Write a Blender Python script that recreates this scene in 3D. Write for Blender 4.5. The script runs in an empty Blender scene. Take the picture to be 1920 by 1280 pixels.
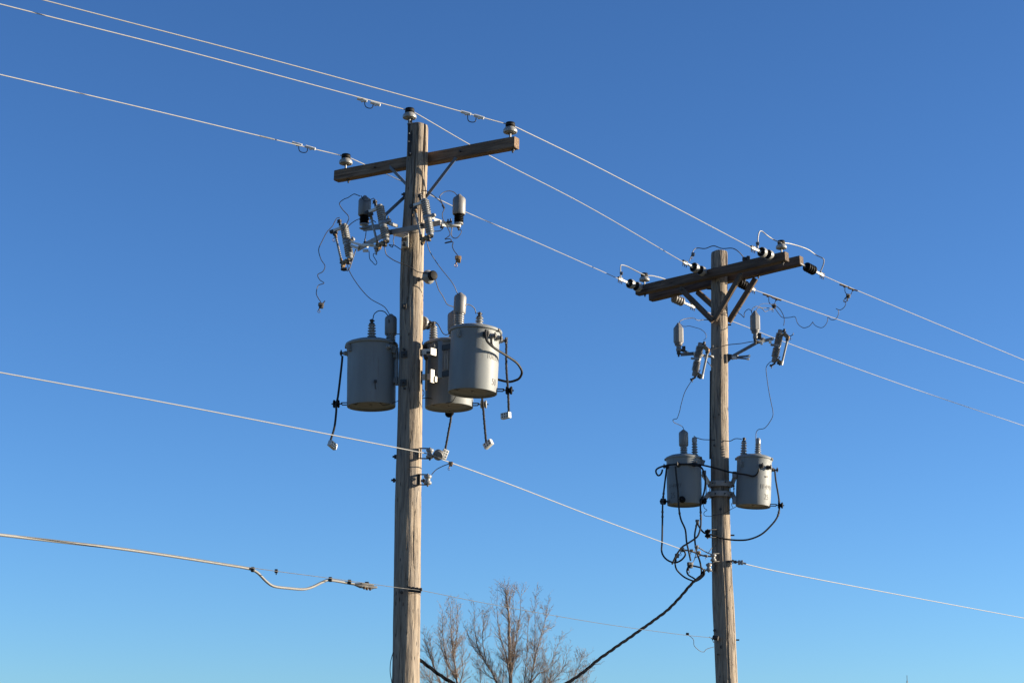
import bpy, bmesh, math, random
from mathutils import Vector, Matrix, noise

S = bpy.context.scene
COL = S.collection
RAD = math.radians
random.seed(7)

# ------------------------------------------------------------------ camera
FPX, W, H = 3500.0, 1920.0, 1280.0
CAM_M = Matrix.Translation((0, 0, 1.6)) @ Matrix.Rotation(RAD(104.0), 4, 'X') @ Matrix.Rotation(RAD(0.73), 4, 'Z')
cam_d = bpy.data.cameras.new('camera')
cam_d.sensor_width = 36.0
cam_d.lens = 36.0 * FPX / W
cam_d.clip_start = 0.1
cam_d.clip_end = 9000.0
cam = bpy.data.objects.new('camera', cam_d)
cam.matrix_world = CAM_M
COL.objects.link(cam)
S.camera = cam

# ------------------------------------------------------------------ sky, sun, exposure
SUN_EL, SUN_AZ = 10.0, 87.0          # azimuth clockwise from +Y (the view direction)
S.view_settings.view_transform = 'Standard'
S.view_settings.look = 'None'
S.view_settings.exposure = 1.6
S.view_settings.gamma = 1.0
world = bpy.data.worlds.new('World')
S.world = world
world.use_nodes = True
wn, wl = world.node_tree.nodes, world.node_tree.links
sky = wn.new('ShaderNodeTexSky')
sky.sky_type = 'NISHITA'
sky.sun_disc = False
sky.sun_elevation = RAD(SUN_EL)
sky.sun_rotation = RAD(SUN_AZ)
sky.altitude = 0.0
sky.air_density = 0.8
sky.dust_density = 0.4
sky.ozone_density = 3.0
gam = wn.new('ShaderNodeGamma')
gam.inputs['Gamma'].default_value = 1.2
wl.new(sky.outputs[0], gam.inputs['Color'])
tint = wn.new('ShaderNodeMix')          # white balance of the sky
tint.data_type = 'RGBA'
tint.blend_type = 'MULTIPLY'
tint.inputs['Factor'].default_value = 1.0
tint.inputs['B'].default_value = (0.660, 0.820, 0.980, 1.0)
wl.new(gam.outputs[0], tint.inputs['A'])
wl.new(tint.outputs['Result'], wn['Background'].inputs['Color'])
wn['Background'].inputs['Strength'].default_value = 0.0600
sd = bpy.data.lights.new('sun', 'SUN')
sd.energy = 4.8
sd.angle = RAD(0.5)
sd.color = (1.0, 0.87, 0.68)
sun = bpy.data.objects.new('sun', sd)
sdir = Vector((math.sin(RAD(SUN_AZ)) * math.cos(RAD(SUN_EL)), math.cos(RAD(SUN_AZ)) * math.cos(RAD(SUN_EL)), math.sin(RAD(SUN_EL))))
sun.rotation_euler = sdir.to_track_quat('Z', 'Y').to_euler()
sun.location = (30, -10, 20)
COL.objects.link(sun)

# ------------------------------------------------------------------ geometry helpers
CP = Vector((0, 0, 1.6))
CR3 = CAM_M.to_3x3()
def ray(px, py):
    return CR3 @ Vector(((px - W / 2) / FPX, -(py - H / 2) / FPX, -1.0))
def at(px, py, Y):
    d = ray(px, py)
    return CP + d * (Y / d.y)
def scale_at(py, Y):
    d = ray(960, py)
    return FPX / (Y / d.y)
def on_plane(px, py, a, b):
    n = (b - a).cross(Vector((0, 0, 1)))
    d = ray(px, py)
    return CP + d * ((a - CP).dot(n) / d.dot(n))
def V(*a):
    return Vector(a)
def cr(pts, n=6):
    """smooth curve through the points"""
    pts = [Vector(p) for p in pts]
    if len(pts) < 3:
        return pts
    P = [pts[0] * 2 - pts[1]] + pts + [pts[-1] * 2 - pts[-2]]
    out = []
    for i in range(1, len(P) - 2):
        p0, p1, p2, p3 = P[i - 1], P[i], P[i + 1], P[i + 2]
        for k in range(n):
            t = k / n
            out.append(0.5 * ((2 * p1) + (p2 - p0) * t + (2 * p0 - 5 * p1 + 4 * p2 - p3) * t * t + (3 * p1 - p0 - 3 * p2 + p3) * t ** 3))
    out.append(pts[-1])
    return out
def frame(o, z, x=None):
    z = Vector(z).normalized()
    x = Vector(x) if x is not None else (Vector((1, 0, 0)) if abs(z.x) < 0.9 else Vector((0, 1, 0)))
    x = (x - z * x.dot(z)).normalized()
    y = z.cross(x)
    M = Matrix((x, y, z)).transposed().to_4x4()
    M.translation = o
    return M

class MB:
    def __init__(self):
        self.bm = bmesh.new()
    def box(self, size, M=None, bevel=0.0):
        M = M if M is not None else Matrix.Identity(4)
        r = bmesh.ops.create_cube(self.bm, size=1.0)
        vs = r['verts']
        for v in vs:
            v.co = Vector((v.co.x * size[0], v.co.y * size[1], v.co.z * size[2]))
        if bevel > 0:
            es = list({e for v in vs for e in v.link_edges})
            b = bmesh.ops.bevel(self.bm, geom=es, offset=bevel, segments=2, profile=0.6, affect='EDGES')
            vs = list({v for f in b['faces'] for v in f.verts} | {v for v in vs if v.is_valid})
        for v in vs:
            v.co = M @ v.co
        return self
    def boxat(self, c, size, bevel=0.0, rz=0.0):
        return self.box(size, Matrix.Translation(c) @ Matrix.Rotation(rz, 4, 'Z'), bevel)
    def bar(self, a, b, w, t, bevel=0.002, up=(0, 0, 1)):
        """flat bar from a to b, w along `up`, t across"""
        a, b = Vector(a), Vector(b)
        x = (b - a)
        L = x.length
        x.normalize()
        z = Vector(up) - x * Vector(up).dot(x)
        z.normalize()
        y = z.cross(x)
        M = Matrix((x, y, z)).transposed().to_4x4()
        M.translation = (a + b) / 2
        return self.box((L, t, w), M, bevel)
    def lathe(self, prof, M=None, n=28):
        M = M if M is not None else Matrix.Identity(4)
        bm = self.bm
        rings = []
        for r, z in prof:
            if r < 1e-5:
                rings.append([bm.verts.new(M @ Vector((0, 0, z)))])
            else:
                rings.append([bm.verts.new(M @ Vector((r * math.cos(2 * math.pi * k / n), r * math.sin(2 * math.pi * k / n), z))) for k in range(n)])
        for A, B in zip(rings, rings[1:]):
            for k in range(n):
                a0, a1, b0, b1 = A[k % len(A)], A[(k + 1) % len(A)], B[k % len(B)], B[(k + 1) % len(B)]
                if len(A) == 1 and len(B) == 1:
                    continue
                if len(A) == 1:
                    bm.faces.new((a0, b1, b0))
                elif len(B) == 1:
                    bm.faces.new((a0, a1, b0))
                else:
                    bm.faces.new((a0, a1, b1, b0))
        return self
    def cyl(self, a, b, r, n=12, r2=None):
        a, b = Vector(a), Vector(b)
        L = (b - a).length
        r2 = r if r2 is None else r2
        return self.lathe([(0, 0), (r, 0), (r2, L), (0, L)], frame(a, b - a), n)
    def tube(self, pts, r, n=6, closed=False):
        bm = self.bm
        pts = [Vector(p) for p in pts]
        N = len(pts)
        rad = r if isinstance(r, (list, tuple)) else [r] * N
        t0 = (pts[1] - pts[0]).normalized()
        nrm = t0.orthogonal().normalized()
        rings = []
        for i, p in enumerate(pts):
            if closed:
                t = pts[(i + 1) % N] - pts[i - 1]
            else:
                t = pts[min(i + 1, N - 1)] - pts[max(i - 1, 0)]
            if t.length < 1e-9:
                t = t0
            t = t.normalized()
            nrm = nrm - t * nrm.dot(t)
            if nrm.length < 1e-6:
                nrm = t.orthogonal()
            nrm.normalize()
            bn = t.cross(nrm)
            rings.append([bm.verts.new(p + (nrm * math.cos(2 * math.pi * k / n) + bn * math.sin(2 * math.pi * k / n)) * rad[i]) for k in range(n)])
        rg = list(zip(rings, rings[1:])) + ([(rings[-1], rings[0])] if closed else [])
        for A, B in rg:
            for k in range(n):
                bm.faces.new((A[k], A[(k + 1) % n], B[(k + 1) % n], B[k]))
        if not closed and n > 3:
            bm.faces.new(rings[0][::-1])
            bm.faces.new(rings[-1])
        return self
    def ring(self, c, axis, R, r, n=16):
        M = frame(c, axis)
        return self.tube([M @ Vector((R * math.cos(2 * math.pi * k / n), R * math.sin(2 * math.pi * k / n), 0)) for k in range(n)], r, 6, True)
    def prism(self, poly, thick):
        poly = [Vector(p) for p in poly]
        thick = Vector(thick)
        A = [self.bm.verts.new(p) for p in poly]
        B = [self.bm.verts.new(p + thick) for p in poly]
        self.bm.faces.new(A)
        self.bm.faces.new(B[::-1])
        for k in range(len(A)):
            self.bm.faces.new((A[k], B[k], B[(k + 1) % len(A)], A[(k + 1) % len(A)]))
        return self

WM = {}
def finish(mb, name, mat, inv, smooth):
    bm = mb.bm
    bmesh.ops.recalc_face_normals(bm, faces=bm.faces)
    me = bpy.data.meshes.new(name)
    bm.transform(inv)
    bm.to_mesh(me)
    bm.free()
    me.materials.append(mat)
    if smooth:
        me.polygons.foreach_set('use_smooth', [True] * len(me.polygons))
        me.set_sharp_from_angle(angle=RAD(smooth))
    return me
def tag(o, label, cat, group=None, kind=None):
    if label: o['label'] = label
    if cat: o['category'] = cat
    if group: o['group'] = group
    if kind: o['kind'] = kind
    return o
def thing(name, label, cat, group=None, M=None):
    o = bpy.data.objects.new(name, None)
    o.empty_display_size = 0.1
    COL.objects.link(o)
    M = M if M is not None else Matrix.Identity(4)
    o.matrix_world = M
    WM[o.name] = M.copy()
    return tag(o, label, cat, group)
def part(name, mb, mat, parent, M=None, local=True, smooth=38, label=None):
    """mesh child. local: mesh coords are in the ROOT frame (part frame = root frame); local=False: coords are world.
    M: a world frame of its own; the mesh coords are in that frame."""
    PM = WM[parent.name]
    if M is not None:
        me = finish(mb, name, mat, Matrix.Identity(4), smooth)
        OM = M
    else:
        me = finish(mb, name, mat, Matrix.Identity(4) if local else PM.inverted(), smooth)
        OM = PM
    o = bpy.data.objects.new(name, me)
    COL.objects.link(o)
    o.parent = parent
    o.matrix_parent_inverse = Matrix.Identity(4)
    o.matrix_basis = PM.inverted() @ OM
    WM[o.name] = OM.copy()
    if label: o['label'] = label
    return o
def solo(name, mb, mat, label, cat, group=None, origin=None, smooth=38, kind=None):
    """one-mesh thing built in world coordinates"""
    M = Matrix.Translation(origin if origin is not None else mb.bm.verts[0].co if (mb.bm.verts.ensure_lookup_table() or True) else (0, 0, 0))
    me = finish(mb, name, mat, M.inverted(), smooth)
    o = bpy.data.objects.new(name, me)
    COL.objects.link(o)
    o.matrix_world = M
    WM[o.name] = M.copy()
    return tag(o, label, cat, group, kind)
def copy_thing(src, M, label, group=None):
    r = src.copy()
    COL.objects.link(r)
    r.matrix_world = M
    r['label'] = label
    if group: r['group'] = group
    for ch in list(src.children):
        c = ch.copy()
        COL.objects.link(c)
        c.parent = r
        for g in list(ch.children):
            d = g.copy()
            COL.objects.link(d)
            d.parent = c
    WM[r.name] = M.copy()
    return r

# ------------------------------------------------------------------ materials
def new_mat(name):
    m = bpy.data.materials.new(name)
    m.use_nodes = True
    nt = m.node_tree
    return m, nt.nodes, nt.links, nt.nodes['Principled BSDF']
def coords(n, l, scale, rot=None):
    tc = n.new('ShaderNodeTexCoord')
    mp = n.new('ShaderNodeMapping')
    mp.inputs['Scale'].default_value = scale
    l.new(tc.outputs['Object'], mp.inputs['Vector'])
    return mp.outputs['Vector']
def noise_tex(n, l, vec, scale, detail=4, rough=0.55, dist=0.0):
    t = n.new('ShaderNodeTexNoise')
    t.inputs['Scale'].default_value = scale
    t.inputs['Detail'].default_value = detail
    t.inputs['Roughness'].default_value = rough
    t.inputs['Distortion'].default_value = dist
    l.new(vec, t.inputs['Vector'])
    return t.outputs['Fac']
def ramp(n, l, fac, stops):
    r = n.new('ShaderNodeValToRGB')
    el = r.color_ramp.elements
    while len(el) < len(stops):
        el.new(0.5)
    for e, (p, c) in zip(el, stops):
        e.position = p
        e.color = (c[0], c[1], c[2], 1) if not isinstance(c, (int, float)) else (c, c, c, 1)
    l.new(fac, r.inputs['Fac'])
    return r.outputs['Color']
def mixc(n, l, fac, a, b, mode='MIX'):
    m = n.new('ShaderNodeMix')
    m.data_type = 'RGBA'
    m.blend_type = mode
    for sock, v in ((m.inputs['Factor'], fac), (m.inputs['A'], a), (m.inputs['B'], b)):
        if hasattr(v, 'is_linked') or hasattr(v, 'links'):
            l.new(v, sock)
        elif isinstance(v, (int, float)):
            sock.default_value = v
        else:
            sock.default_value = (v[0], v[1], v[2], 1)
    return m.outputs['Result']
def bump(n, l, height, strength, dist, b):
    x = n.new('ShaderNodeBump')
    x.inputs['Strength'].default_value = strength
    x.inputs['Distance'].default_value = dist
    l.new(height, x.inputs['Height'])
    l.new(x.outputs['Normal'], b.inputs['Normal'])

def plain(name, col, rough=0.5, metal=0.0, var=0.15, nscale=14.0, spec=0.5, streak=1.0):
    m, n, l, b = new_mat(name)
    v = coords(n, l, (1, 1, 1.0 / streak))
    f = noise_tex(n, l, v, nscale, 5, 0.6)
    lo = [c * (1 - var) for c in col]
    hi = [min(1, c * (1 + var)) for c in col]
    l.new(ramp(n, l, f, [(0.3, lo), (0.7, hi)]), b.inputs['Base Color'])
    l.new(ramp(n, l, f, [(0.3, max(0.05, rough - 0.08)), (0.7, min(1, rough + 0.1))]), b.inputs['Roughness'])
    b.inputs['Metallic'].default_value = metal
    b.inputs['Specular IOR Level'].default_value = spec
    return m

def pole_wood():
    m, n, l, b = new_mat('weathered_pole_wood')
    v1 = coords(n, l, (1, 1, 0.10))
    v2 = coords(n, l, (1, 1, 0.035))
    v3 = coords(n, l, (1, 1, 1))
    v4 = coords(n, l, (1, 1, 0.30))
    grain = noise_tex(n, l, v1, 34, 6, 0.65)
    base = ramp(n, l, grain, [(0.30, (0.125, 0.095, 0.068)), (0.50, (0.255, 0.205, 0.152)), (0.70, (0.35, 0.29, 0.22))])
    patch = noise_tex(n, l, v4, 3.2, 5, 0.6)
    c = mixc(n, l, ramp(n, l, patch, [(0.42, 0.0), (0.68, 0.55)]), base, (0.165, 0.132, 0.105))
    # long drying checks
    chk = noise_tex(n, l, v2, 17, 3, 0.5, 0.4)
    line = ramp(n, l, chk, [(0.484, 0.0), (0.50, 1.0), (0.516, 0.0)])
    gate = noise_tex(n, l, v4, 2.3, 2, 0.5)
    crack = mixc(n, l, ramp(n, l, gate, [(0.43, 0.0), (0.52, 1.0)]), (0, 0, 0), line)
    c = mixc(n, l, crack, c, (0.035, 0.028, 0.024))
    # short slivers and climbing spur marks
    v5 = coords(n, l, (1, 1, 0.22))
    vo = n.new('ShaderNodeTexVoronoi')
    vo.inputs['Scale'].default_value = 30
    l.new(v5, vo.inputs['Vector'])
    spots = ramp(n, l, vo.outputs['Distance'], [(0.10, 1.0), (0.19, 0.0)])
    g2 = noise_tex(n, l, v3, 5, 2)
    spots = mixc(n, l, ramp(n, l, g2, [(0.46, 0.0), (0.54, 1.0)]), (0, 0, 0), spots)
    c = mixc(n, l, spots, c, (0.04, 0.032, 0.028))
    # grey weathering in long irregular tongues, and a few round knots
    wz = noise_tex(n, l, coords(n, l, (1.6, 1.6, 0.16)), 4.5, 7, 0.68, 0.8)
    c = mixc(n, l, ramp(n, l, wz, [(0.50, 0.0), (0.62, 0.62)]), c, (0.135, 0.122, 0.112))
    kv = n.new('ShaderNodeTexVoronoi')
    kv.inputs['Scale'].default_value = 3.4
    l.new(coords(n, l, (1, 1, 0.55)), kv.inputs['Vector'])
    kn = ramp(n, l, kv.outputs['Distance'], [(0.045, 1.0), (0.075, 0.25), (0.10, 0.0)])
    c = mixc(n, l, kn, c, (0.05, 0.038, 0.030))
    l.new(c, b.inputs['Base Color'])
    b.inputs['Roughness'].default_value = 0.86
    b.inputs['Specular IOR Level'].default_value = 0.25
    hgt = mixc(n, l, 1.0, grain, crack, 'SUBTRACT')
    hgt = mixc(n, l, 1.0, hgt, spots, 'SUBTRACT')
    bump(n, l, hgt, 0.75, 0.012, b)
    return m
def arm_wood(name, lo, mid, hi):
    m, n, l, b = new_mat(name)
    v1 = coords(n, l, (0.07, 1, 1))
    grain = noise_tex(n, l, v1, 48, 6, 0.65, 0.3)
    v2 = coords(n, l, (0.5, 1, 1))
    patch = noise_tex(n, l, v2, 4, 4)
    c = ramp(n, l, grain, [(0.30, lo), (0.5, mid), (0.72, hi)])
    c = mixc(n, l, ramp(n, l, patch, [(0.45, 0.0), (0.7, 0.5)]), c, (0.055, 0.040, 0.030))
    chk = noise_tex(n, l, coords(n, l, (0.03, 1, 1)), 22, 2)
    line = ramp(n, l, chk, [(0.488, 0.0), (0.50, 0.8), (0.512, 0.0)])
    c = mixc(n, l, line, c, (0.02, 0.015, 0.012))
    l.new(c, b.inputs['Base Color'])
    b.inputs['Roughness'].default_value = 0.85
    b.inputs['Specular IOR Level'].default_value = 0.25
    bump(n, l, mixc(n, l, 1.0, grain, line, 'SUBTRACT'), 0.6, 0.006, b)
    return m
def tank_paint(name, col):
    m, n, l, b = new_mat(name)
    v1 = coords(n, l, (1, 1, 0.22))
    v2 = coords(n, l, (1, 1, 1))
    st = noise_tex(n, l, v1, 7, 5, 0.6)
    c = ramp(n, l, st, [(0.3, [x * 0.86 for x in col]), (0.65, col), (0.8, [x * 1.07 for x in col])])
    sp = noise_tex(n, l, v2, 46, 3, 0.6)
    c = mixc(n, l, ramp(n, l, sp, [(0.69, 0.0), (0.75, 0.55)]), c, (0.16, 0.13, 0.10))
    ru = noise_tex(n, l, coords(n, l, (1, 1, 0.06)), 22, 4, 0.6)
    rg = noise_tex(n, l, coords(n, l, (1, 1, 0.6)), 5, 3, 0.6)
    run = mixc(n, l, ramp(n, l, rg, [(0.52, 0.0), (0.64, 1.0)]), (0, 0, 0), ramp(n, l, ru, [(0.60, 0.0), (0.70, 0.42)]))
    c = mixc(n, l, run, c, (0.12, 0.085, 0.06))
    l.new(c, b.inputs['Base Color'])
    l.new(ramp(n, l, st, [(0.3, 0.62), (0.7, 0.5)]), b.inputs['Roughness'])
    b.inputs['Specular IOR Level'].default_value = 0.2
    bump(n, l, noise_tex(n, l, v2, 5, 3), 0.05, 0.02, b)
    return m

M_POLE = pole_wood()
M_ARM1 = arm_wood('brown_crossarm_wood', (0.075, 0.048, 0.030), (0.16, 0.105, 0.068), (0.24, 0.17, 0.115))
M_ARM2 = arm_wood('dark_crossarm_wood', (0.045, 0.032, 0.024), (0.095, 0.068, 0.050), (0.16, 0.12, 0.09))
M_TANK = tank_paint('grey_tank_paint', (0.195, 0.205, 0.204))
M_TANK2 = tank_paint('grey_tank_paint_worn', (0.185, 0.196, 0.197))
M_UNDER = plain('tank_underside', (0.17, 0.16, 0.145), 0.7, 0, 0.25, 9)
M_PORC = plain('grey_porcelain', (0.21, 0.21, 0.205), 0.28, 0, 0.06, 20)
M_WPORC = plain('pale_porcelain', (0.225, 0.22, 0.205), 0.32, 0, 0.08, 20)
M_COVER = plain('grey_cover_plastic', (0.145, 0.14, 0.135), 0.5, 0, 0.08, 10)
M_BLACK = plain('black_glaze', (0.008, 0.0075, 0.0075), 0.55, 0, 0.2, 20, 0.06)
M_RUBBER = plain('black_cable_jacket', (0.009, 0.009, 0.010), 0.55, 0, 0.3, 25, 0.22)
M_DROP = plain('black_weathered_jacket', (0.006, 0.0063, 0.0075), 1.0, 0, 0.3, 25, 0.0)
M_STRAND = plain('grey_steel_strand', (0.055, 0.055, 0.055), 0.6, 0.2, 0.2, 25, 0.3)
M_DARK = plain('dark_iron', (0.035, 0.031, 0.028), 0.6, 0.3, 0.35, 25)
M_GALV = plain('galvanised_steel', (0.21, 0.21, 0.21), 0.5, 0.4, 0.15, 18)
M_BAR = plain('dull_painted_channel', (0.24, 0.215, 0.195), 0.55, 0, 0.2, 16)
M_LIGHT = plain('pale_fibreglass', (0.55, 0.53, 0.48), 0.5, 0, 0.1, 12)
M_ALU = plain('bare_aluminium_strand', (0.215, 0.21, 0.20), 0.55, 0.0, 0.05, 30)
M_WIRE = plain('tarnished_copper_wire', (0.030, 0.027, 0.026), 0.6, 0.2, 0.3, 30)
M_BRONZE = plain('bronze_fitting', (0.20, 0.125, 0.06), 0.5, 0.5, 0.35, 25)
M_STRAP = plain('grey_steel_strap', (0.11, 0.113, 0.118), 0.55, 0.3, 0.2, 20)
M_BLOCK = plain('white_terminal_block', (0.42, 0.42, 0.405), 0.5, 0, 0.06, 20)
M_INK = plain('black_stencil_paint', (0.03, 0.03, 0.03), 0.7, 0, 0.3, 40)
M_INK2 = plain('faded_stencil_paint', (0.085, 0.082, 0.075), 0.7, 0, 0.3, 40)
M_BARK = plain('winter_bark', (0.15, 0.115, 0.09), 0.9, 0, 0.35, 3, 0.2)
M_TWIG = plain('winter_twigs', (0.20, 0.155, 0.125), 0.9, 0, 0.3, 2, 0.2)
M_JACKET = plain('silver_cable_sheath', (0.15, 0.145, 0.135), 0.6, 0.0, 0.06, 12)

# ------------------------------------------------------------------ ground
def ground():
    m, n, l, b = new_mat('winter_grass')
    v = coords(n, l, (1, 1, 1))
    f = noise_tex(n, l, v, 0.35, 8, 0.7)
    l.new(ramp(n, l, f, [(0.3, (0.07, 0.075, 0.03)), (0.55, (0.16, 0.135, 0.07)), (0.75, (0.22, 0.18, 0.10))]), b.inputs['Base Color'])
    b.inputs['Roughness'].default_value = 0.95
    bump(n, l, f, 0.6, 0.15, b)
    mb = MB()
    xs = [-4000, -800, -200, -60, 0, 60, 200, 800, 4000]
    ys = [-3000, -400, -60, 0, 40, 120, 400, 1500, 7000]
    g = [[mb.bm.verts.new((x, y, 0)) for x in xs] for y in ys]
    for j in range(len(ys) - 1):
        for i in range(len(xs) - 1):
            mb.bm.faces.new((g[j][i], g[j][i + 1], g[j + 1][i + 1], g[j + 1][i]))
    o = solo('ground', mb, m, None, None, origin=(0, 0, 0), kind='structure')
ground()

# ------------------------------------------------------------------ poles
Y1, Y2 = 18.85, 24.9
def pole_shaft(rows, Y, seed, cracks):
    """rows: (px, py, width px) down the pole; a warped, checked, tapering log"""
    rnd = random.Random(seed)
    ctr = []
    for px, py, w in rows:
        p = at(px, py, Y)
        ctr.append((p.z, p.x, w / 2 / scale_at(py, Y)))
    z1, x1, r1 = ctr[-1]
    ctr.append((-0.3, x1, r1 + (z1 + 0.3) * 0.004))
    top = ctr[0][0]
    def sample(z):
        for (za, xa, ra), (zb, xb, rb) in zip(ctr, ctr[1:]):
            if z >= zb:
                t = (za - z) / (za - zb)
                t = max(0, t)
                return xa + (xb - xa) * t, ra + (rb - ra) * t
        return ctr[-1][1], ctr[-1][2]
    NS, NR = 84, 230
    gro = [(rnd.uniform(0, 2 * math.pi), rnd.uniform(0.3, top), rnd.uniform(0.25, 1.5), rnd.uniform(0.010, 0.03)) for _ in range(cracks)]
    gro += [(rnd.uniform(0, 2 * math.pi), top - 0.1, rnd.uniform(0.2, 0.6), rnd.uniform(0.018, 0.04)) for _ in range(5)]
    mb = MB()
    rings = []
    for j in range(NR + 1):
        z = top + 0.0 - (top + 0.3) * j / NR
        x, r = sample(z)
        # smooth the polyline a little
        xa, _ = sample(min(top, z + 0.25)); xb, _ = sample(z - 0.25)
        x = (x * 2 + xa + xb) / 4
        ring = []
        for k in range(NS):
            a = 2 * math.pi * k / NS
            rr = r * (1 + 0.020 * noise.noise(Vector((math.cos(a) * 1.3 + seed, math.sin(a) * 1.3, z * 0.5))))
            rr += 0.0035 * noise.noise(Vector((math.cos(a) * 7, math.sin(a) * 7 + seed, z * 1.2)))
            rr += 0.0022 * noise.noise(Vector((math.cos(a) * 16, math.sin(a) * 16 + seed, z * 3)))
            for ga, gz, gl, gd in gro:
                da = (a - ga - 0.06 * math.sin(z * 2.1 + ga * 5) + math.pi) % (2 * math.pi) - math.pi
                if abs(da) < 0.075 and abs(z - gz) < gl:
                    rr -= gd * (1 - abs(da) / 0.075) * (1 - abs(z - gz) / gl) ** 0.5
            if j == 0:
                rr *= 0.95
            zz = z
            if j == 0:
                zz += 0.012 * noise.noise(Vector((math.cos(a) * 2, math.sin(a) * 2, seed * 1.7)))
            ring.append(mb.bm.verts.new((x + rr * math.cos(a), Y + rr * math.sin(a), zz)))
        rings.append(ring)
    for A, B in zip(rings, rings[1:]):
        for k in range(NS):
            mb.bm.faces.new((A[k], A[(k + 1) % NS], B[(k + 1) % NS], B[k]))
    x, r = sample(top)
    inner = [mb.bm.verts.new((x + 0.5 * r * math.cos(2 * math.pi * k / NS), Y + 0.5 * r * math.sin(2 * math.pi * k / NS), top + 0.022)) for k in range(NS)]
    for k in range(NS):
        mb.bm.faces.new((inner[k], inner[(k + 1) % NS], rings[0][(k + 1) % NS], rings[0][k]))
    mb.bm.faces.new(inner)
    return mb, sample
rows1 = [(784, 236, 38), (782, 300, 39), (780.5, 350, 40), (774, 440, 42), (771.5, 530, 44), (771, 628, 43.5), (769, 760, 46), (768, 830, 47.5), (765, 940, 49), (763.5, 1060, 50), (761, 1280, 52)]
rows2 = [(1349, 473, 31), (1349, 560, 31), (1349, 700, 32), (1348.5, 800, 34), (1350, 900, 34), (1352, 1000, 35), (1354, 1085, 38), (1356, 1130, 41), (1359, 1200, 41), (1363, 1280, 41.5)]
sh1, c1 = pole_shaft(rows1, Y1, 3, 22)
sh2, c2 = pole_shaft(rows2, Y2, 11, 24)
b1 = Vector((c1(0)[0], Y1, 0)); b2 = Vector((c2(0)[0], Y2, 0))
POLE1 = thing('utility_pole', 'tall weathered wooden pole nearest the camera, carrying one single crossarm and three big grey cans', 'utility pole', 'wooden utility poles', Matrix.Translation(b1))
POLE2 = thing('utility_pole', 'farther wooden pole on the right with doubled dark crossarms and wooden V braces', 'utility pole', 'wooden utility poles', Matrix.Translation(b2))
S1 = part('shaft', sh1, M_POLE, POLE1, local=False, smooth=50)
S2 = part('shaft', sh2, M_POLE, POLE2, local=False, smooth=50)

def arm_frame(a, b):
    x = (b - a).normalized()
    y = Vector((0, 0, 1)).cross(x).normalized()
    z = x.cross(y)
    M = Matrix((x, y, z)).transposed().to_4x4()
    M.translation = (a + b) / 2
    return M, (b - a).length
def timber(L, t, h, seed=0):
    """a squared timber, long axis X, slightly worn"""
    mb = MB()
    NX = 40
    prof = []
    c = 0.007
    for sx, sz in ((-1, -1), (1, -1), (1, 1), (-1, 1)):
        pass
    base = [(-t / 2 + c, -h / 2), (t / 2 - c, -h / 2), (t / 2, -h / 2 + c), (t / 2, h / 2 - c), (t / 2 - c, h / 2), (-t / 2 + c, h / 2), (-t / 2, h / 2 - c), (-t / 2, -h / 2 + c)]
    rings = []
    for i in range(NX + 1):
        x = -L / 2 + L * i / NX
        sh = 0.97 if i in (0, NX) else 1.0
        rings.append([mb.bm.verts.new((x, y * sh + 0.0025 * noise.noise(Vector((x * 2, y * 30, seed + z * 30))), z * sh + 0.0025 * noise.noise(Vector((x * 2 + 9, y * 30, seed + z * 30))))) for y, z in base])
    for A, B in zip(rings, rings[1:]):
        for k in range(8):
            mb.bm.faces.new((A[k], A[(k + 1) % 8], B[(k + 1) % 8], B[k]))
    mb.bm.faces.new(rings[0]); mb.bm.faces.new(rings[-1])
    return mb
def bolt_mb(p, axis, r=0.012, L=0.05, washer=0.035):
    mb = MB()
    axis = Vector(axis).normalized()
    M = frame(Vector(p), axis)
    if washer:
        mb.box((washer * 2, washer * 2, 0.008), M, 0.001)
    mb.cyl(Vector(p), Vector(p) + axis * L, r, 6)
    return mb

# crossarm of the near pole: it runs behind the shaft
AY = Y1 + 0.16
A1a, A1b = at(631, 331, AY + 0.62), at(969, 268, AY - 0.62)
AM1, AL1 = arm_frame(A1a, A1b)
arm1 = part('crossarm', timber(AL1, 0.098, 0.122, 2), M_ARM1, POLE1, M=AM1, smooth=30)
def arm1_at(px):
    t = (px - 631) / 338.0
    return A1a.lerp(A1b, t)
for px in (655, 962):
    p = arm1_at(px)
    part('bolt', MB().cyl(p - V(0, 0, 0.055), p - V(0, 0, 0.10), 0.010, 8).cyl(p - V(0, 0, 0.06), p - V(0, 0, 0.078), 0.02, 6), M_DARK, arm1, local=False)
nrm1 = (AM1.to_3x3() @ V(0, -1, 0))
part('bolt', bolt_mb(arm1_at(712) + nrm1 * 0.05, nrm1, 0.009, 0.02, 0), M_DARK, arm1, local=False)
pL = arm1_at(727) + nrm1 * 0.056
pR = arm1_at(865) + nrm1 * 0.056
part('brace', MB().bar(at(726, 308, pL.y), at(769, 353, Y1 + 0.05), 0.034, 0.007), M_STRAP, POLE1, local=False)
part('brace', MB().bar(at(865, 283, pR.y), at(798, 370, Y1 - 0.02), 0.034, 0.007), M_STRAP, POLE1, local=False)
part('bolt', bolt_mb(at(864, 284, pR.y - 0.005), nrm1, 0.014, 0.025, 0), M_DARK, POLE1, local=False)
part('bolt', bolt_mb(at(728, 310, pL.y - 0.005), nrm1, 0.012, 0.02, 0), M_DARK, POLE1, local=False)
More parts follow.
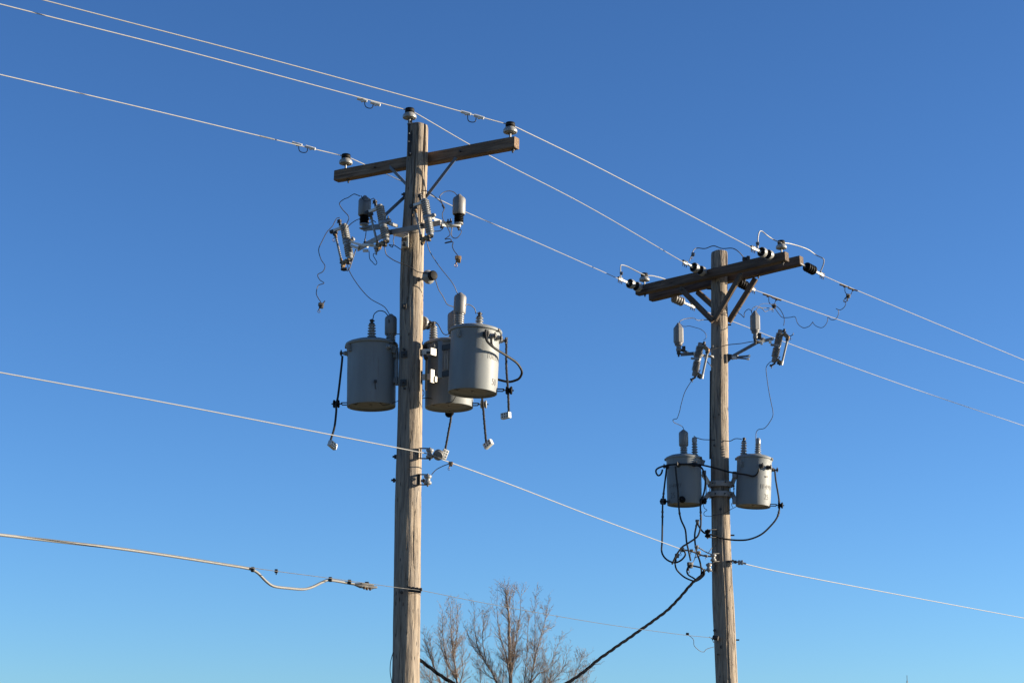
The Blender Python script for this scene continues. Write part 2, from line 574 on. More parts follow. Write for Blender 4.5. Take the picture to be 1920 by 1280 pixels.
# pole top pin bracket: a dark steel channel on the left face
tb = at(766.5, 262, Y1 - 0.075)
part('pole_top_bracket', MB().bar(at(769, 226, Y1 - 0.06), at(768.5, 292, Y1 - 0.085), 0.016, 0.045, 0.002, (0, 1, 0)).bar(at(765, 234, Y1 - 0.03), at(765, 290, Y1 - 0.06), 0.05, 0.006, 0.001, (0, 1, 0)), M_DARK, POLE1, local=False)
for px, py in ((768, 251), (767, 266), (770, 288)):
    part('bolt', bolt_mb(at(px, py, Y1 - 0.10), (-0.3, -1, 0), 0.008, 0.02, 0), M_GALV, POLE1, local=False)
# bolts with square washers on the near pole
for px, py, ax, w in ((757.5, 574, (-0.35, -1, 0), 0.026), (757.5, 664, (-0.35, -1, 0), 0.034), (756, 717, (-0.35, -1, 0), 0.034), (758, 655, (-0.3, -1, 0), 0.0), (759, 728, (-0.3, -1, 0), 0.0)):
    q = at(px, py, Y1 - 0.118)
    part('bolt', bolt_mb(q, ax, 0.012, 0.028, w), M_DARK, POLE1, local=False)
for px, py, d in ((758, 365, -1), (741.5, 856, -1), (739, 900, -1), (794, 901, 1)):
    q = at(px, py, Y1)
    part('bolt', bolt_mb(q + V(-0.03 * d, 0, 0), (d, -0.15, 0), 0.011, 0.06, 0).cyl(q + V(-.01 * d, 0, 0), q + V(0.012 * d, 0, 0), 0.024, 6), M_DARK, POLE1, local=False)
part('knot', MB().cyl(at(753, 1110, Y1 - 0.132), at(753, 1110, Y1 - 0.138), 0.016, 10), M_DARK, POLE1, local=False)

# doubled crossarms of the far pole
F2a, F2b = at(1195, 546, Y2 - 0.14 + 0.76), at(1475.5, 481, Y2 - 0.14 - 0.76)
B2a, B2b = at(1220, 557, Y2 + 0.14 + 0.76), at(1503, 488.5, Y2 + 0.14 - 0.76)
FM2, FL2 = arm_frame(F2a, F2b)
BM2, BL2 = arm_frame(B2a, B2b)
arm2f = part('crossarm', timber(FL2, 0.105, 0.128, 5), M_ARM2, POLE2, M=FM2, smooth=30)
arm2b = part('crossarm', timber(BL2, 0.105, 0.128, 8), M_ARM2, POLE2, M=BM2, smooth=30)
def arm2f_at(px): return F2a.lerp(F2b, (px - 1195) / 280.5)
def arm2b_at(px): return B2a.lerp(B2b, (px - 1220) / 283.0)
n2 = FM2.to_3x3() @ V(0, -1, 0)
for q, px, ar in ((arm2f_at, 1210, arm2f), (arm2f_at, 1468, arm2f), (arm2b_at, 1425, arm2b), (arm2b_at, 1400, arm2b)):
    p = q(px)
    part('bolt', MB().cyl(p - V(0, 0, 0.05), p - V(0, 0, 0.105), 0.011, 8).cyl(p - V(0, 0, 0.062), p - V(0, 0, 0.08), 0.02, 6), M_DARK, ar, local=False)
def wood_brace(a, b, w=0.075, t=0.05):
    M, L = arm_frame(a, b)
    part('brace', timber(L, t, w, a.x), M_ARM2, POLE2, M=M, smooth=30)
fy = lambda px: arm2f_at(px).y
by = lambda px: arm2b_at(px).y
wood_brace(at(1275, 540, fy(1275) - 0.085), at(1337, 602, Y2 - 0.16))
wood_brace(at(1308, 547, by(1308) + 0.02), at(1338, 574, Y2 + 0.14))
wood_brace(at(1389, 515, fy(1389) - 0.085), at(1340, 600, Y2 - 0.17), 0.075)
wood_brace(at(1417, 522, by(1417) - 0.01), at(1366, 604, Y2 + 0.02))
for px, py, Y, ax in ((1278, 543, fy(1278) - 0.115, n2), (1337, 597, Y2 - 0.2, n2), (1391, 514, fy(1391) - 0.115, n2), (1327, 586, Y2 - 0.18, n2)):
    part('bolt', bolt_mb(at(px, py, Y), ax, 0.012, 0.02, 0), M_DARK, POLE2, local=False)
for px, py, d in ((1332, 542, -1), (1364, 609, 1), (1370, 1003, 1), (1379, 1199, 1)):
    q = at(px, py, Y2)
    part('bolt', bolt_mb(q + V(-0.06 * d, 0, 0), (d, -0.1, 0), 0.011, 0.11, 0), M_DARK, POLE2, local=False)
for px, py, r in ((1338, 781, .010), (1348, 777, .010), (1339, 834, .012), (1340, 1181, 0.02), (1353, 1212, 0.024), (1346, 1226, .012), (1351, 954, .018)):
    q = at(px, py, Y2 - 0.128)
    part('knot', MB().cyl(q + V(0, 0.02, 0), q - V(0, 0.004, 0), r, 10), M_DARK, POLE2, local=False)
# a dark moulding strip down the left face of the far pole
part('ground_moulding', MB().bar(at(1332.5, 695, Y2 - 0.02), at(1331.5, 860, Y2 - 0.02), 0.03, 0.022, 0.002, (0, 1, 0)), M_DARK, POLE2, local=False)
# thin ground wire beside the near pole's foot
part('ground_wire', MB().tube(cr([at(737, 1222, Y1 - .05), at(732.5, 1240, Y1 - .05), at(731.5, 1258, Y1 - .05), at(734, 1275, Y1 - .05), at(736.5, 1292, Y1 - .05)]), 0.004, 6), M_WIRE, POLE1, local=False)

# ------------------------------------------------------------------ pin insulators
def pin_insulator(M, label):
    o = thing('pin_insulator', label, 'insulator', 'pin insulators', M)
    part('pin', MB().cyl((0, 0, -0.08), (0, 0, 0.075), 0.0115, 10).cyl((0, 0, -0.002), (0, 0, 0.008), 0.024, 10), M_GALV, o)
    part('skirt', MB().lathe([(0.0, 0.072), (0.03, 0.072), (0.032, 0.058), (0.050, 0.060), (0.054, 0.070), (0.064, 0.064), (0.072, 0.068), (0.0755, 0.080), (0.073, 0.096), (0.062, 0.112), (0.050, 0.121), (0.044, 0.127), (0.0, 0.127)], None, 32), M_WPORC, o)
    part('neck', MB().lathe([(0.0, 0.1272), (0.046, 0.1272), (0.0505, 0.134), (0.051, 0.142), (0.043, 0.148), (0.042, 0.153), (0.049, 0.158), (0.051, 0.168), (0.046, 0.177), (0.03, 0.181), (0.0, 0.181)], None, 28), M_BLACK, o)
    part('tie_wire', MB().ring((0, 0, 0.151), (0, 0, 1), 0.047, 0.005, 20), M_DARK, o)
    return o
T3 = Matrix.Translation
pi_c = arm1_at(648.5) + V(0, 0, 0.060)
INS = pin_insulator(T3(pi_c), 'pin insulator standing on the left end of the near pole crossarm')
p_mid = at(767.5, 233, Y1 - 0.06)
p_right = arm1_at(957) + V(0, 0, 0.060)
p2l = arm2f_at(1209) + V(0, 0, 0.062)
p2r = arm2f_at(1466) + V(0, 0, 0.062)
def tilt(p, axis):
    return frame(p, axis)
sp1 = at(794, 522.5, Y1 - 0.09)
sp2 = at(783, 603, Y1 + 0.10)
for M, lab in ((T3(p_mid), 'pin insulator on the steel bracket at the very top of the near pole'),
               (T3(p_right), 'pin insulator standing on the right end of the near pole crossarm'),
               (T3(p2l), 'pin insulator on the left end of the far pole double crossarm'),
               (T3(p2r), 'pin insulator on the right end of the far pole double crossarm'),
               (tilt(sp1, (0.66, -0.75, 0.02)), 'sideways pin insulator sticking out of the near pole below the fuse cutouts'),
               (tilt(sp2, (0.62, 0.75, 0.0)), 'sideways insulator half hidden behind the near pole, its ringed underside showing')):
    copy_thing(INS, M, lab)

# ------------------------------------------------------------------ long conductors
def span(pts, Ya, Yb, r, sag_ext=(0, 0), n=10, ext=(0.0, 0.0)):
    """pts in photo pixels; ends at depth Ya/Yb, the rest in the vertical plane between them"""
    a, b = at(*pts[0], Ya), at(*pts[-1], Yb)
    P = [a] + [on_plane(x, y, a, b) for x, y in pts[1:-1]] + [b]
    if ext[0]:
        P = [P[0] + (P[0] - P[1]).normalized() * ext[0]] + P
    if ext[1]:
        P = P + [P[-1] + (P[-1] - P[-2]).normalized() * ext[1]]
    return cr(P, n)
def clamp_mb(mb, p, s=1.0, rz=0.0):
    """a small bolted line clamp: jaws, bolt and eye"""
    p = Vector(p)
    R = Matrix.Translation(p) @ Matrix.Rotation(rz, 4, 'Z') @ Matrix.Scale(s, 4)
    mb.box((0.050, 0.030, 0.034), R, 0.006)
    mb.box((0.030, 0.034, 0.050), R @ T3((0.006, 0, -0.010)), 0.006)
    mb.cyl(R @ V(0.004, -0.03, -0.012), R @ V(0.004, 0.034, -0.012), 0.008 * s, 8)
    mb.cyl(R @ V(-0.012, 0, -0.02), R @ V(-0.018, 0, -0.058), 0.006 * s, 8)
    mb.tube([R @ V(-0.018 + 0.012 * math.cos(a), 0, -0.066 + 0.012 * math.sin(a)) for a in [k * math.pi / 5 for k in range(10)]], 0.003 * s, 5, True)
    return mb
YL = 15.0
WR = 0.0053
pinL = pi_c + V(0, 0, 0.15); pinM = p_mid + V(0, 0, 0.15); pinR = p_right + V(0, 0, 0.15)
cl_L, cl_M, cl_R = (1163, 524, Y2 + 0.16), (1284, 493, Y2 - 0.48), (1412, 466, Y2 - 1.17)
def px_of(p):
    q = CAM_M.inverted() @ Vector(p)
    return (W / 2 + FPX * q.x / -q.z, H / 2 - FPX * q.y / -q.z)
def conductor(name, left_pts, Yleft, pin, right_pts, clampp, label):
    a = span([*left_pts, px_of(pin + V(-0.05, -0.03, 0.004))], Yleft, pin.y - 0.03, WR, ext=(6.0, 0))
    b = span([px_of(pin + V(0.05, 0.03, -0.004)), *right_pts, clampp[:2]], pin.y + 0.03, clampp[2], WR)
    mid = cr([a[-1], pin, b[0]], 4)
    mb = MB()
    mb.tube(a + mid[1:-1] + b, WR, 8)
    return solo(name, mb, M_ALU, label, 'power line', 'bare power lines', origin=pin), a, b
def stirrup(parent, pts, Y, clamps, cm=M_GALV, wm=M_WIRE, cs=0.8):
    st = part('stirrup', MB().tube(cr([at(x, y, Y) for x, y in pts], 5), 0.0048, 6), wm, parent, local=False)
    for x, y in clamps:
        d = at(x + 9, y + 2.6, Y) - at(x - 9, y - 2.6, Y)
        c = at(x, y, Y)
        mb = MB().cyl(c - d * 0.5, c + d * 0.5, 0.0155 * cs / 0.8, 10)
        mb.boxat(c - V(0, 0, 0.010), (0.024, 0.026, 0.028), 0.004)
        part('clamp', mb, cm, st, local=False)
wl_, aL, bL = conductor('power_line', [(0, 140), (280, 205.5)], YL + 0.9, pinL, [(760, 343), (870, 396), (1010, 456)], cl_L, 'lowest of three white wires running to the left end of the near crossarm')
wm_, aM, bM = conductor('power_line', [(0, 8), (360, 99)], YL, pinM, [(920, 293), (1100, 386)], cl_M, 'middle white wire passing over the pole-top insulator of the near pole')
wr_, aR, bR = conductor('power_line', [(80, 0), (520, 115)], YL + 0.1, pinR, [(1100, 303), (1260, 386)], cl_R, 'highest white wire, tied to the insulator on the right end of the near crossarm')
def nearY(curve, px):
    return min(curve, key=lambda p: abs(px_of(p)[0] - px)).y
stirrup(wl_, [(560, 271), (561, 282), (567, 286), (575, 285), (577, 277)], nearY(aL, 568), [(557, 270), (582, 277)], M_LIGHT)
stirrup(wm_, [(683, 188), (685, 199), (691, 203), (698, 202), (700, 194)], nearY(aM, 690), [(679, 187.5), (704, 194.5)], M_LIGHT)
stirrup(wr_, [(877, 213), (877.5, 225), (883, 229), (891, 228), (893, 219)], nearY(aR, 884), [(873.5, 212), (898, 219)], M_LIGHT)
def on_curve(curve, px):
    for p, q in zip(curve, curve[1:]):
        u, v = px_of(p)[0], px_of(q)[0]
        if u <= px <= v:
            return p.lerp(q, (px - u) / (v - u))
    return curve[-1]
part('dark_sleeve', MB().tube([on_curve(aL, 487), on_curve(aL, 500), on_curve(aL, 513)], 0.0085, 8), M_STRAP, wl_, local=False)  # short stretch of this line drawn darker and slightly thicker

# outgoing lines beyond the far pole
def out_line(pts, Ya, Yb, label):
    P = span(pts, Ya, Yb, WR, ext=(0, 6.0))
    return solo('power_line', MB().tube(P, WR * 1.05, 8), M_ALU, label, 'power line', 'bare power lines'), P
oR, cRo = out_line([(1541, 515.5), (1600, 541.5), (1740, 600), (1920, 675)], Y2 - 0.30, 29.2, 'highest of three white wires leaving the far pole to the right')
oM, cMo = out_line([(1412, 542.5), (1540, 588), (1720, 650), (1920, 718)], Y2 + 0.38, 31.5, 'middle of three white wires leaving the far pole to the right')
oL, cLo = out_line([(1299, 575), (1380, 605), (1490, 648), (1700, 724), (1920, 798)], Y2 + 1.05, 34.0, 'lowest of three white wires leaving the far pole to the right')
stirrup(oR, [(1584.5, 536), (1584.5, 547), (1590, 552), (1596, 551), (1598.5, 543)], nearY(cRo, 1590), [(1583, 536), (1599, 542.5)], M_BRONZE, M_WIRE, 0.55)
stirrup(oM, [(1441.5, 555), (1442, 566), (1446.5, 571), (1452, 570), (1454.5, 561)], nearY(cMo, 1448), [(1439, 554), (1456, 560.5)], M_BRONZE, M_WIRE, 0.55)

# neutral wire
nmid = (803, 850.5)
a = span([(0, 698), (370, 766), nmid], 15.1, Y1 - 0.2, 0.006, ext=(6.0, 0))
b = span([(829, 861), (960, 909), (1110, 967), (1280, 1030)], Y1 - 0.22, Y2 - 0.25, 0.006)
o = solo('neutral_wire', MB().tube(a + cr([a[-1], at(812, 853, Y1 - .23), b[0]], 4)[1:-1] + b, 0.0054, 8), M_ALU, 'white wire crossing the near pole at the upper clevis and running to the far pole', 'power line', 'bare power lines')
c = at(845, 868, Y1 - .15)
part('clamp', clamp_mb(MB(), c, 0.9), M_BRONZE, o, local=False)
part('tail_wire', MB().tube(cr([at(842, 869, Y1 - .15), at(830, 873.5, Y1 - .15), at(818, 880, Y1 - .16), at(809, 889.5, Y1 - .17)], 5), 0.0042, 6), M_WIRE, o, local=False)
P = span([(1381, 1053), (1480, 1075), (1700, 1117), (1920, 1158)], Y2 - 0.1, 32.6, 0.0065, ext=(0, 6))
o = solo('neutral_wire', MB().tube(P, 0.0062, 8), M_ALU, 'white wire leaving the far pole to the right well below its transformers', 'power line', 'bare power lines')
mb = MB()
mb.cyl(at(1372, 1051, Y2 - .1), at(1399, 1056, Y2 - .1), 0.012, 8)
for x in (1386, 1391):
    mb.boxat(at(x, 1054, Y2 - .1), (0.03, 0.04, 0.06), 0.005)
part('dead_end_clamp', mb, M_GALV, o, local=False)
part('eye_bolt', MB().boxat(at(1367, 1052, Y2 - .13), (0.05, 0.03, 0.025), 0.004).ring(at(1374, 1052, Y2 - .1), (0, 1, 0), 0.02, 0.006).boxat(at(1379, 1053, Y2 - .1), (0.03, 0.05, 0.04), 0.006), M_DARK, o, local=False)

# communications cable and its messenger
P1 = span([(0, 1002), (240, 1030), (472, 1065.5)], 15.0, 17.2, 0.012, ext=(6, 0))
Yc = lambda x: 17.2 + (x - 472) / (790 - 472) * (Y1 - 0.2 - 17.2)
loop = [(472, 1066.5), (484, 1074), (500, 1090), (514, 1098.5), (540, 1102), (568, 1104), (585, 1100), (605, 1090.5), (618, 1087), (650, 1092), (664, 1094.5)]
cable = P1[:-1] + cr([at(x, y, Yc(x)) for x, y in loop], 6)
o = solo('telephone_cable', MB().tube(cable, 0.0128, 10), M_JACKET, 'thick silver cable at lower left with a dropped loop before the near pole', 'cable', origin=cable[40])
for x, y, s in ((474, 1067, 1.0), (619.5, 1085.5, 1.0), (655.5, 1090.5, 0.85)):
    part('cable_strap', MB().boxat(at(x, y, Yc(x) - .01), (0.034, 0.05, 0.045), 0.008).boxat(at(x + 1, y - 2, Yc(x) - .02), (0.02, 0.06, 0.02), 0.004), M_DARK, o, local=False)
mb = MB()
mb.cyl(at(664, 1094.5, Yc(664)), at(676, 1097, Yc(676)), 0.012, 10, 0.026)
mb.bar(at(675, 1096.5, Yc(675)), at(699, 1099.5, Yc(699)), 0.05, 0.05, 0.012)
mb.bar(at(682, 1100, Yc(682)), at(706, 1100.5, Yc(700)), 0.022, 0.04, 0.006)
mb.boxat(at(688, 1093, Yc(688)), (0.04, 0.04, 0.03), 0.006)
part('dead_end_clamp', mb, M_STRAND, o, local=False)
mb = MB()
for x, y in ((683, 1101.5), (688, 1103), (694, 1103.5)):
    mb.boxat(at(x, y, Yc(x) - .03), (0.022, 0.03, 0.026), 0.004)
part('clamp_bolts', mb, M_BRONZE, o, local=False)
mes = span([(0, 1000.5), (240, 1028), (474, 1064), (620, 1083.5), (735, 1099.5), (792, 1106.5)], 15.0, Y1 - 0.17, 0.003, ext=(6, 0))
m2 = span([(792, 1106.5), (920, 1132), (1120, 1167), (1270, 1188), (1337, 1195)], Y1 - 0.17, Y2 - 0.16, 0.003)
o = solo('messenger_strand', MB().tube(mes + m2[1:], 0.0030, 6), M_STRAND, 'thin grey strand low on both poles, running across the tree tops', 'cable', origin=mes[-1])
part('cable_strap', MB().boxat(at(518, 1070, Yc(518)), (0.03, 0.03, 0.036), 0.006).boxat(at(518, 1074, Yc(518)), (0.01, 0.01, 0.03), 0.002), M_DARK, o, local=False)
mb = MB()
mb.bar(at(766, 1104, Y1 - .15), at(790, 1107, Y1 - .19), 0.05, 0.012, 0.003)
for x, y in ((768, 1101.5), (775, 1102.5), (782, 1103.5), (789, 1104.5)):
    mb.boxat(at(x, y, Y1 - .18), (0.026, 0.04, 0.03), 0.005)
part('suspension_clamp', mb, M_DARK, o, local=False)
mb = MB().tube(cr([at(1290, 1189, Y2 - .5), at(1300, 1198, Y2 - .48), at(1301.5, 1209, Y2 - .45), at(1310, 1218, Y2 - .4), at(1319, 1221.5, Y2 - .35), at(1325, 1216, Y2 - .3), at(1338, 1212, Y2 - .15)], 6), 0.0038, 6)
mb.tube(cr([at(1330, 1193, Y2 - .2), at(1335, 1197, Y2 - .18), at(1338, 1204, Y2 - .15)], 5), 0.0045, 6)
part('drop_loop', mb, M_WIRE, o, local=False)
part('clamp', MB().boxat(at(1289, 1188, Y2 - .5), (0.04, 0.03, 0.035), 0.006), M_DARK, o, local=False)
part('end_eye', MB().cyl(at(1337, 1194, Y2 - .13), at(1347, 1196, Y2 - .16), 0.03, 12), M_DARK, o, local=False)

# ------------------------------------------------------------------ twisted service drop
drop_px = [(1322, 1068), (1314, 1079), (1296, 1095), (1255, 1140), (1200, 1181), (1130, 1230), (1062, 1280)]
pa, pb = at(1322, 1068, Y2 - .18), at(786, 1236, Y1 + 0.16)
D = [on_plane(x, y, pa, pb) for x, y in drop_px]
low = on_plane(945, 1322, pa, pb)
D += [low, on_plane(850, 1280, pa, pb), pb]
Dc = cr(D, 24)
tw = [MB(), MB(), MB()]
for k in range(3):
    pts = []
    s = 0.0
    for i, p in enumerate(Dc):
        if i: s += (p - Dc[i - 1]).length
        t = (Dc[min(i + 1, len(Dc) - 1)] - Dc[max(i - 1, 0)]).normalized()
        M = frame(p, t, (0, 0, 1))
        an = s * 2 * math.pi / 0.55 + k * 2 * math.pi / 3
        rr = 0.0108
        pts.append(M @ V(rr * math.cos(an), rr * math.sin(an), 0))
    tw[k].tube(pts, 0.0098 if k < 2 else 0.008, 7)
o = thing('service_drop', 'black twisted cable hanging in a deep sag between the two poles', 'cable', None, T3(pa))
for k in range(3):
    part('strand', tw[k], M_DROP, o, local=False)

# ------------------------------------------------------------------ dead end insulators on the far pole
def dead_end(a, c, label, kind):
    """a: point on the arm, c: the line clamp; built along the axis a->c"""
    a, c = Vector(a), Vector(c)
    M = frame(a, c - a, (0, 0, 1))
    L = (c - a).length
    o = thing('dead_end_insulator', label, 'insulator', 'dead end insulator strings', M)
    part('eye_bolt', MB().cyl((0, 0, -0.08), (0, 0, 0.05), 0.012, 8).ring((0, 0, 0.05), (0, 1, 0), 0.018, 0.006), M_GALV, o)
    if kind == 'bells':
        for z0 in (0.055, 0.195):
            bell = part('bell', MB().lathe([(0.0, z0 - 0.02), (0.022, z0 - 0.02), (0.028, z0), (0.040, z0 + 0.012), (0.052, z0 + 0.018), (0.064, z0 + 0.032), (0.068, z0 + 0.060), (0.068, z0 + 0.092), (0.064, z0 + 0.097), (0.059, z0 + 0.092)], None, 30), M_PORC, o)
            part('underside', MB().lathe([(0.0592, z0 + 0.092), (0.053, z0 + 0.066), (0.046, z0 + 0.084), (0.039, z0 + 0.062), (0.030, z0 + 0.076), (0.018, z0 + 0.07), (0.012, z0 + 0.125), (0.0, z0 + 0.125)], None, 26), M_DARK, bell)
        z1 = 0.32
    else:
        prof = [(0.0, 0.05), (0.03, 0.05)]
        zz = 0.06
        for k in range(4):
            prof += [(0.040, zz), (0.064, zz + 0.012), (0.067, zz + 0.022), (0.064, zz + 0.032), (0.044, zz + 0.036)]
            zz += 0.046
        prof += [(0.03, zz), (0.014, zz + 0.02), (0.0, zz + 0.02)]
        part('sheds', MB().lathe(prof, None, 26), M_BLACK if kind == 'black' else M_COVER, o)
        z1 = zz + 0.02
    # strain clamp with hanging bolts
    cl = part('strain_clamp', MB().box((0.030, 0.024, max(0.06, L - z1 + 0.05)), T3((0, 0, (z1 + L + 0.02) / 2)), 0.006).box((0.045, 0.03, 0.05), T3((0.004, 0, L - 0.01)), 0.006).ring((0, 0, z1), (0, 1, 0), 0.018, 0.006), M_LIGHT, o)
    mb = MB()
    for k in range(3):
        z = L - 0.035 + k * 0.035
        mb.cyl((0.03, 0, z), (-0.055, 0.0, z), 0.0065, 6)
        mb.box((0.02, 0.034, 0.018), T3((0.022, 0, z)), 0.003)
    part('clamp_bolts', mb, M_DARK, cl)
    return o
ff = lambda px, dy=0: at(px[0], px[1], arm2f_at(px[0]).y - 0.07)
dead_end(at(1206, 542, arm2f_at(1206).y - 0.07), at(*cl_L), 'porcelain bell string on the left end of the far front crossarm', 'bells')
dead_end(at(1326, 513, arm2f_at(1326).y - 0.07), at(*cl_M), 'porcelain bell string fixed to the far front crossarm beside the pole top', 'bells')
dead_end(at(1452, 482, arm2f_at(1452).y - 0.07), at(*cl_R), 'porcelain bell string near the right end of the far front crossarm', 'bells')
dead_end(at(1506, 497, arm2b_at(1503).y + 0.03), at(1541, 515.5, Y2 - 0.30), 'black ribbed insulator on the right end of the far rear crossarm', 'black')
dead_end(at(1379, 526, arm2b_at(1379).y + 0.07), at(1412, 542.5, Y2 + 0.38), 'black ribbed insulator seen between the right braces of the far pole', 'black')
dead_end(at(1257, 556, arm2b_at(1257).y + 0.07), at(1299, 575, Y2 + 1.05), 'grey ribbed insulator below the left part of the far rear crossarm', 'grey')

# jumpers over the far crossarms
def jumper(name, pts, r, mat, label, cat='wire', group=None, n=6, seg=6, Yr=None):
    """pts: (px, py, Y) or (px, py) with Y running from Yr[0] to Yr[1]"""
    if Yr is not None:
        N = len(pts) - 1
        pts = [(p[0], p[1], Yr[0] + (Yr[1] - Yr[0]) * i / N) for i, p in enumerate(pts)]
    P = cr([at(*p) for p in pts], n)
    return solo(name, MB().tube(P, r, seg), mat, label, cat, group, origin=P[0])
GJ = 'jumper wires on the poles'
p2lx, p2rx = px_of(p2l + V(0, 0, .15)), px_of(p2r + V(0, 0, .15))
o = jumper('jumper_wire', [(1164, 524, cl_L[2]), (1163.5, 512, cl_L[2]), (1163.5, 500, cl_L[2] + .02), (1166, 496.8, cl_L[2] + .05), (1178, 500.5, cl_L[2] + .15), (p2lx[0], p2lx[1] - 0.5, p2l.y - 0.05), (1226, 517.5, p2l.y + .1), (1252, 526, p2l.y + .5), (1280, 548, Y2 + 1.0), (1298, 572, Y2 + 1.05)], 0.0078, M_ALU, 'white jumper arching over the insulator at the left end of the far crossarms', group=GJ)
part('clamp', clamp_mb(MB(), at(1165, 511.5, cl_L[2]), 0.9), M_STRAP, o, local=False)
o = jumper('jumper_wire', [(1421, 467, cl_R[2] + .1), (1421, 455, cl_R[2] + .1), (1421.5, 444, cl_R[2] + .1), (1424, 434.5, cl_R[2] + .12), (1429, 433.8, cl_R[2] + .15), (1438, 441, cl_R[2] + .2), (1450, 449, cl_R[2] + .3), (p2rx[0], p2rx[1], p2r.y - .05), (1482, 457, p2r.y + .1), (1512, 466.5, p2r.y + .3), (1530, 478, p2r.y + .45), (1543, 484.5, Y2 - .5), (1545, 490, Y2 - .4), (1543, 498, Y2 - .35), (1538, 510, Y2 - .32)], 0.0078, M_ALU, 'white jumper arching over the insulator at the right end of the far crossarms', group=GJ)
part('clamp', clamp_mb(MB(), at(1420.5, 456, cl_R[2] + .1), 0.95), M_STRAP, o, local=False)
o = jumper('jumper_wire', [(1292.5, 490, cl_M[2]), (1297, 478, cl_M[2] + .02), (1301, 468.5, cl_M[2] + .05), (1308, 465, cl_M[2] + .1), (1322, 466, cl_M[2] + .12), (1338, 461, cl_M[2] + .1), (1354, 466, cl_M[2] + .05), (1373, 465.5, cl_M[2]), (1385, 472, cl_M[2]), (1394, 482, Y2 - .4)], 0.0062, M_WIRE, 'dark jumper bowing over the top of the far pole', group=GJ)
part('clamp', clamp_mb(MB(), at(1299.5, 476, cl_M[2] + .02), 0.95), M_STRAP, o, local=False)
part('clamp', MB().boxat(at(1396, 485.5, Y2 - .4), (0.06, 0.05, 0.05), 0.01).boxat(at(1403, 484, Y2 - .42), (0.05, 0.05, 0.06), 0.012), M_DARK, o, local=False)

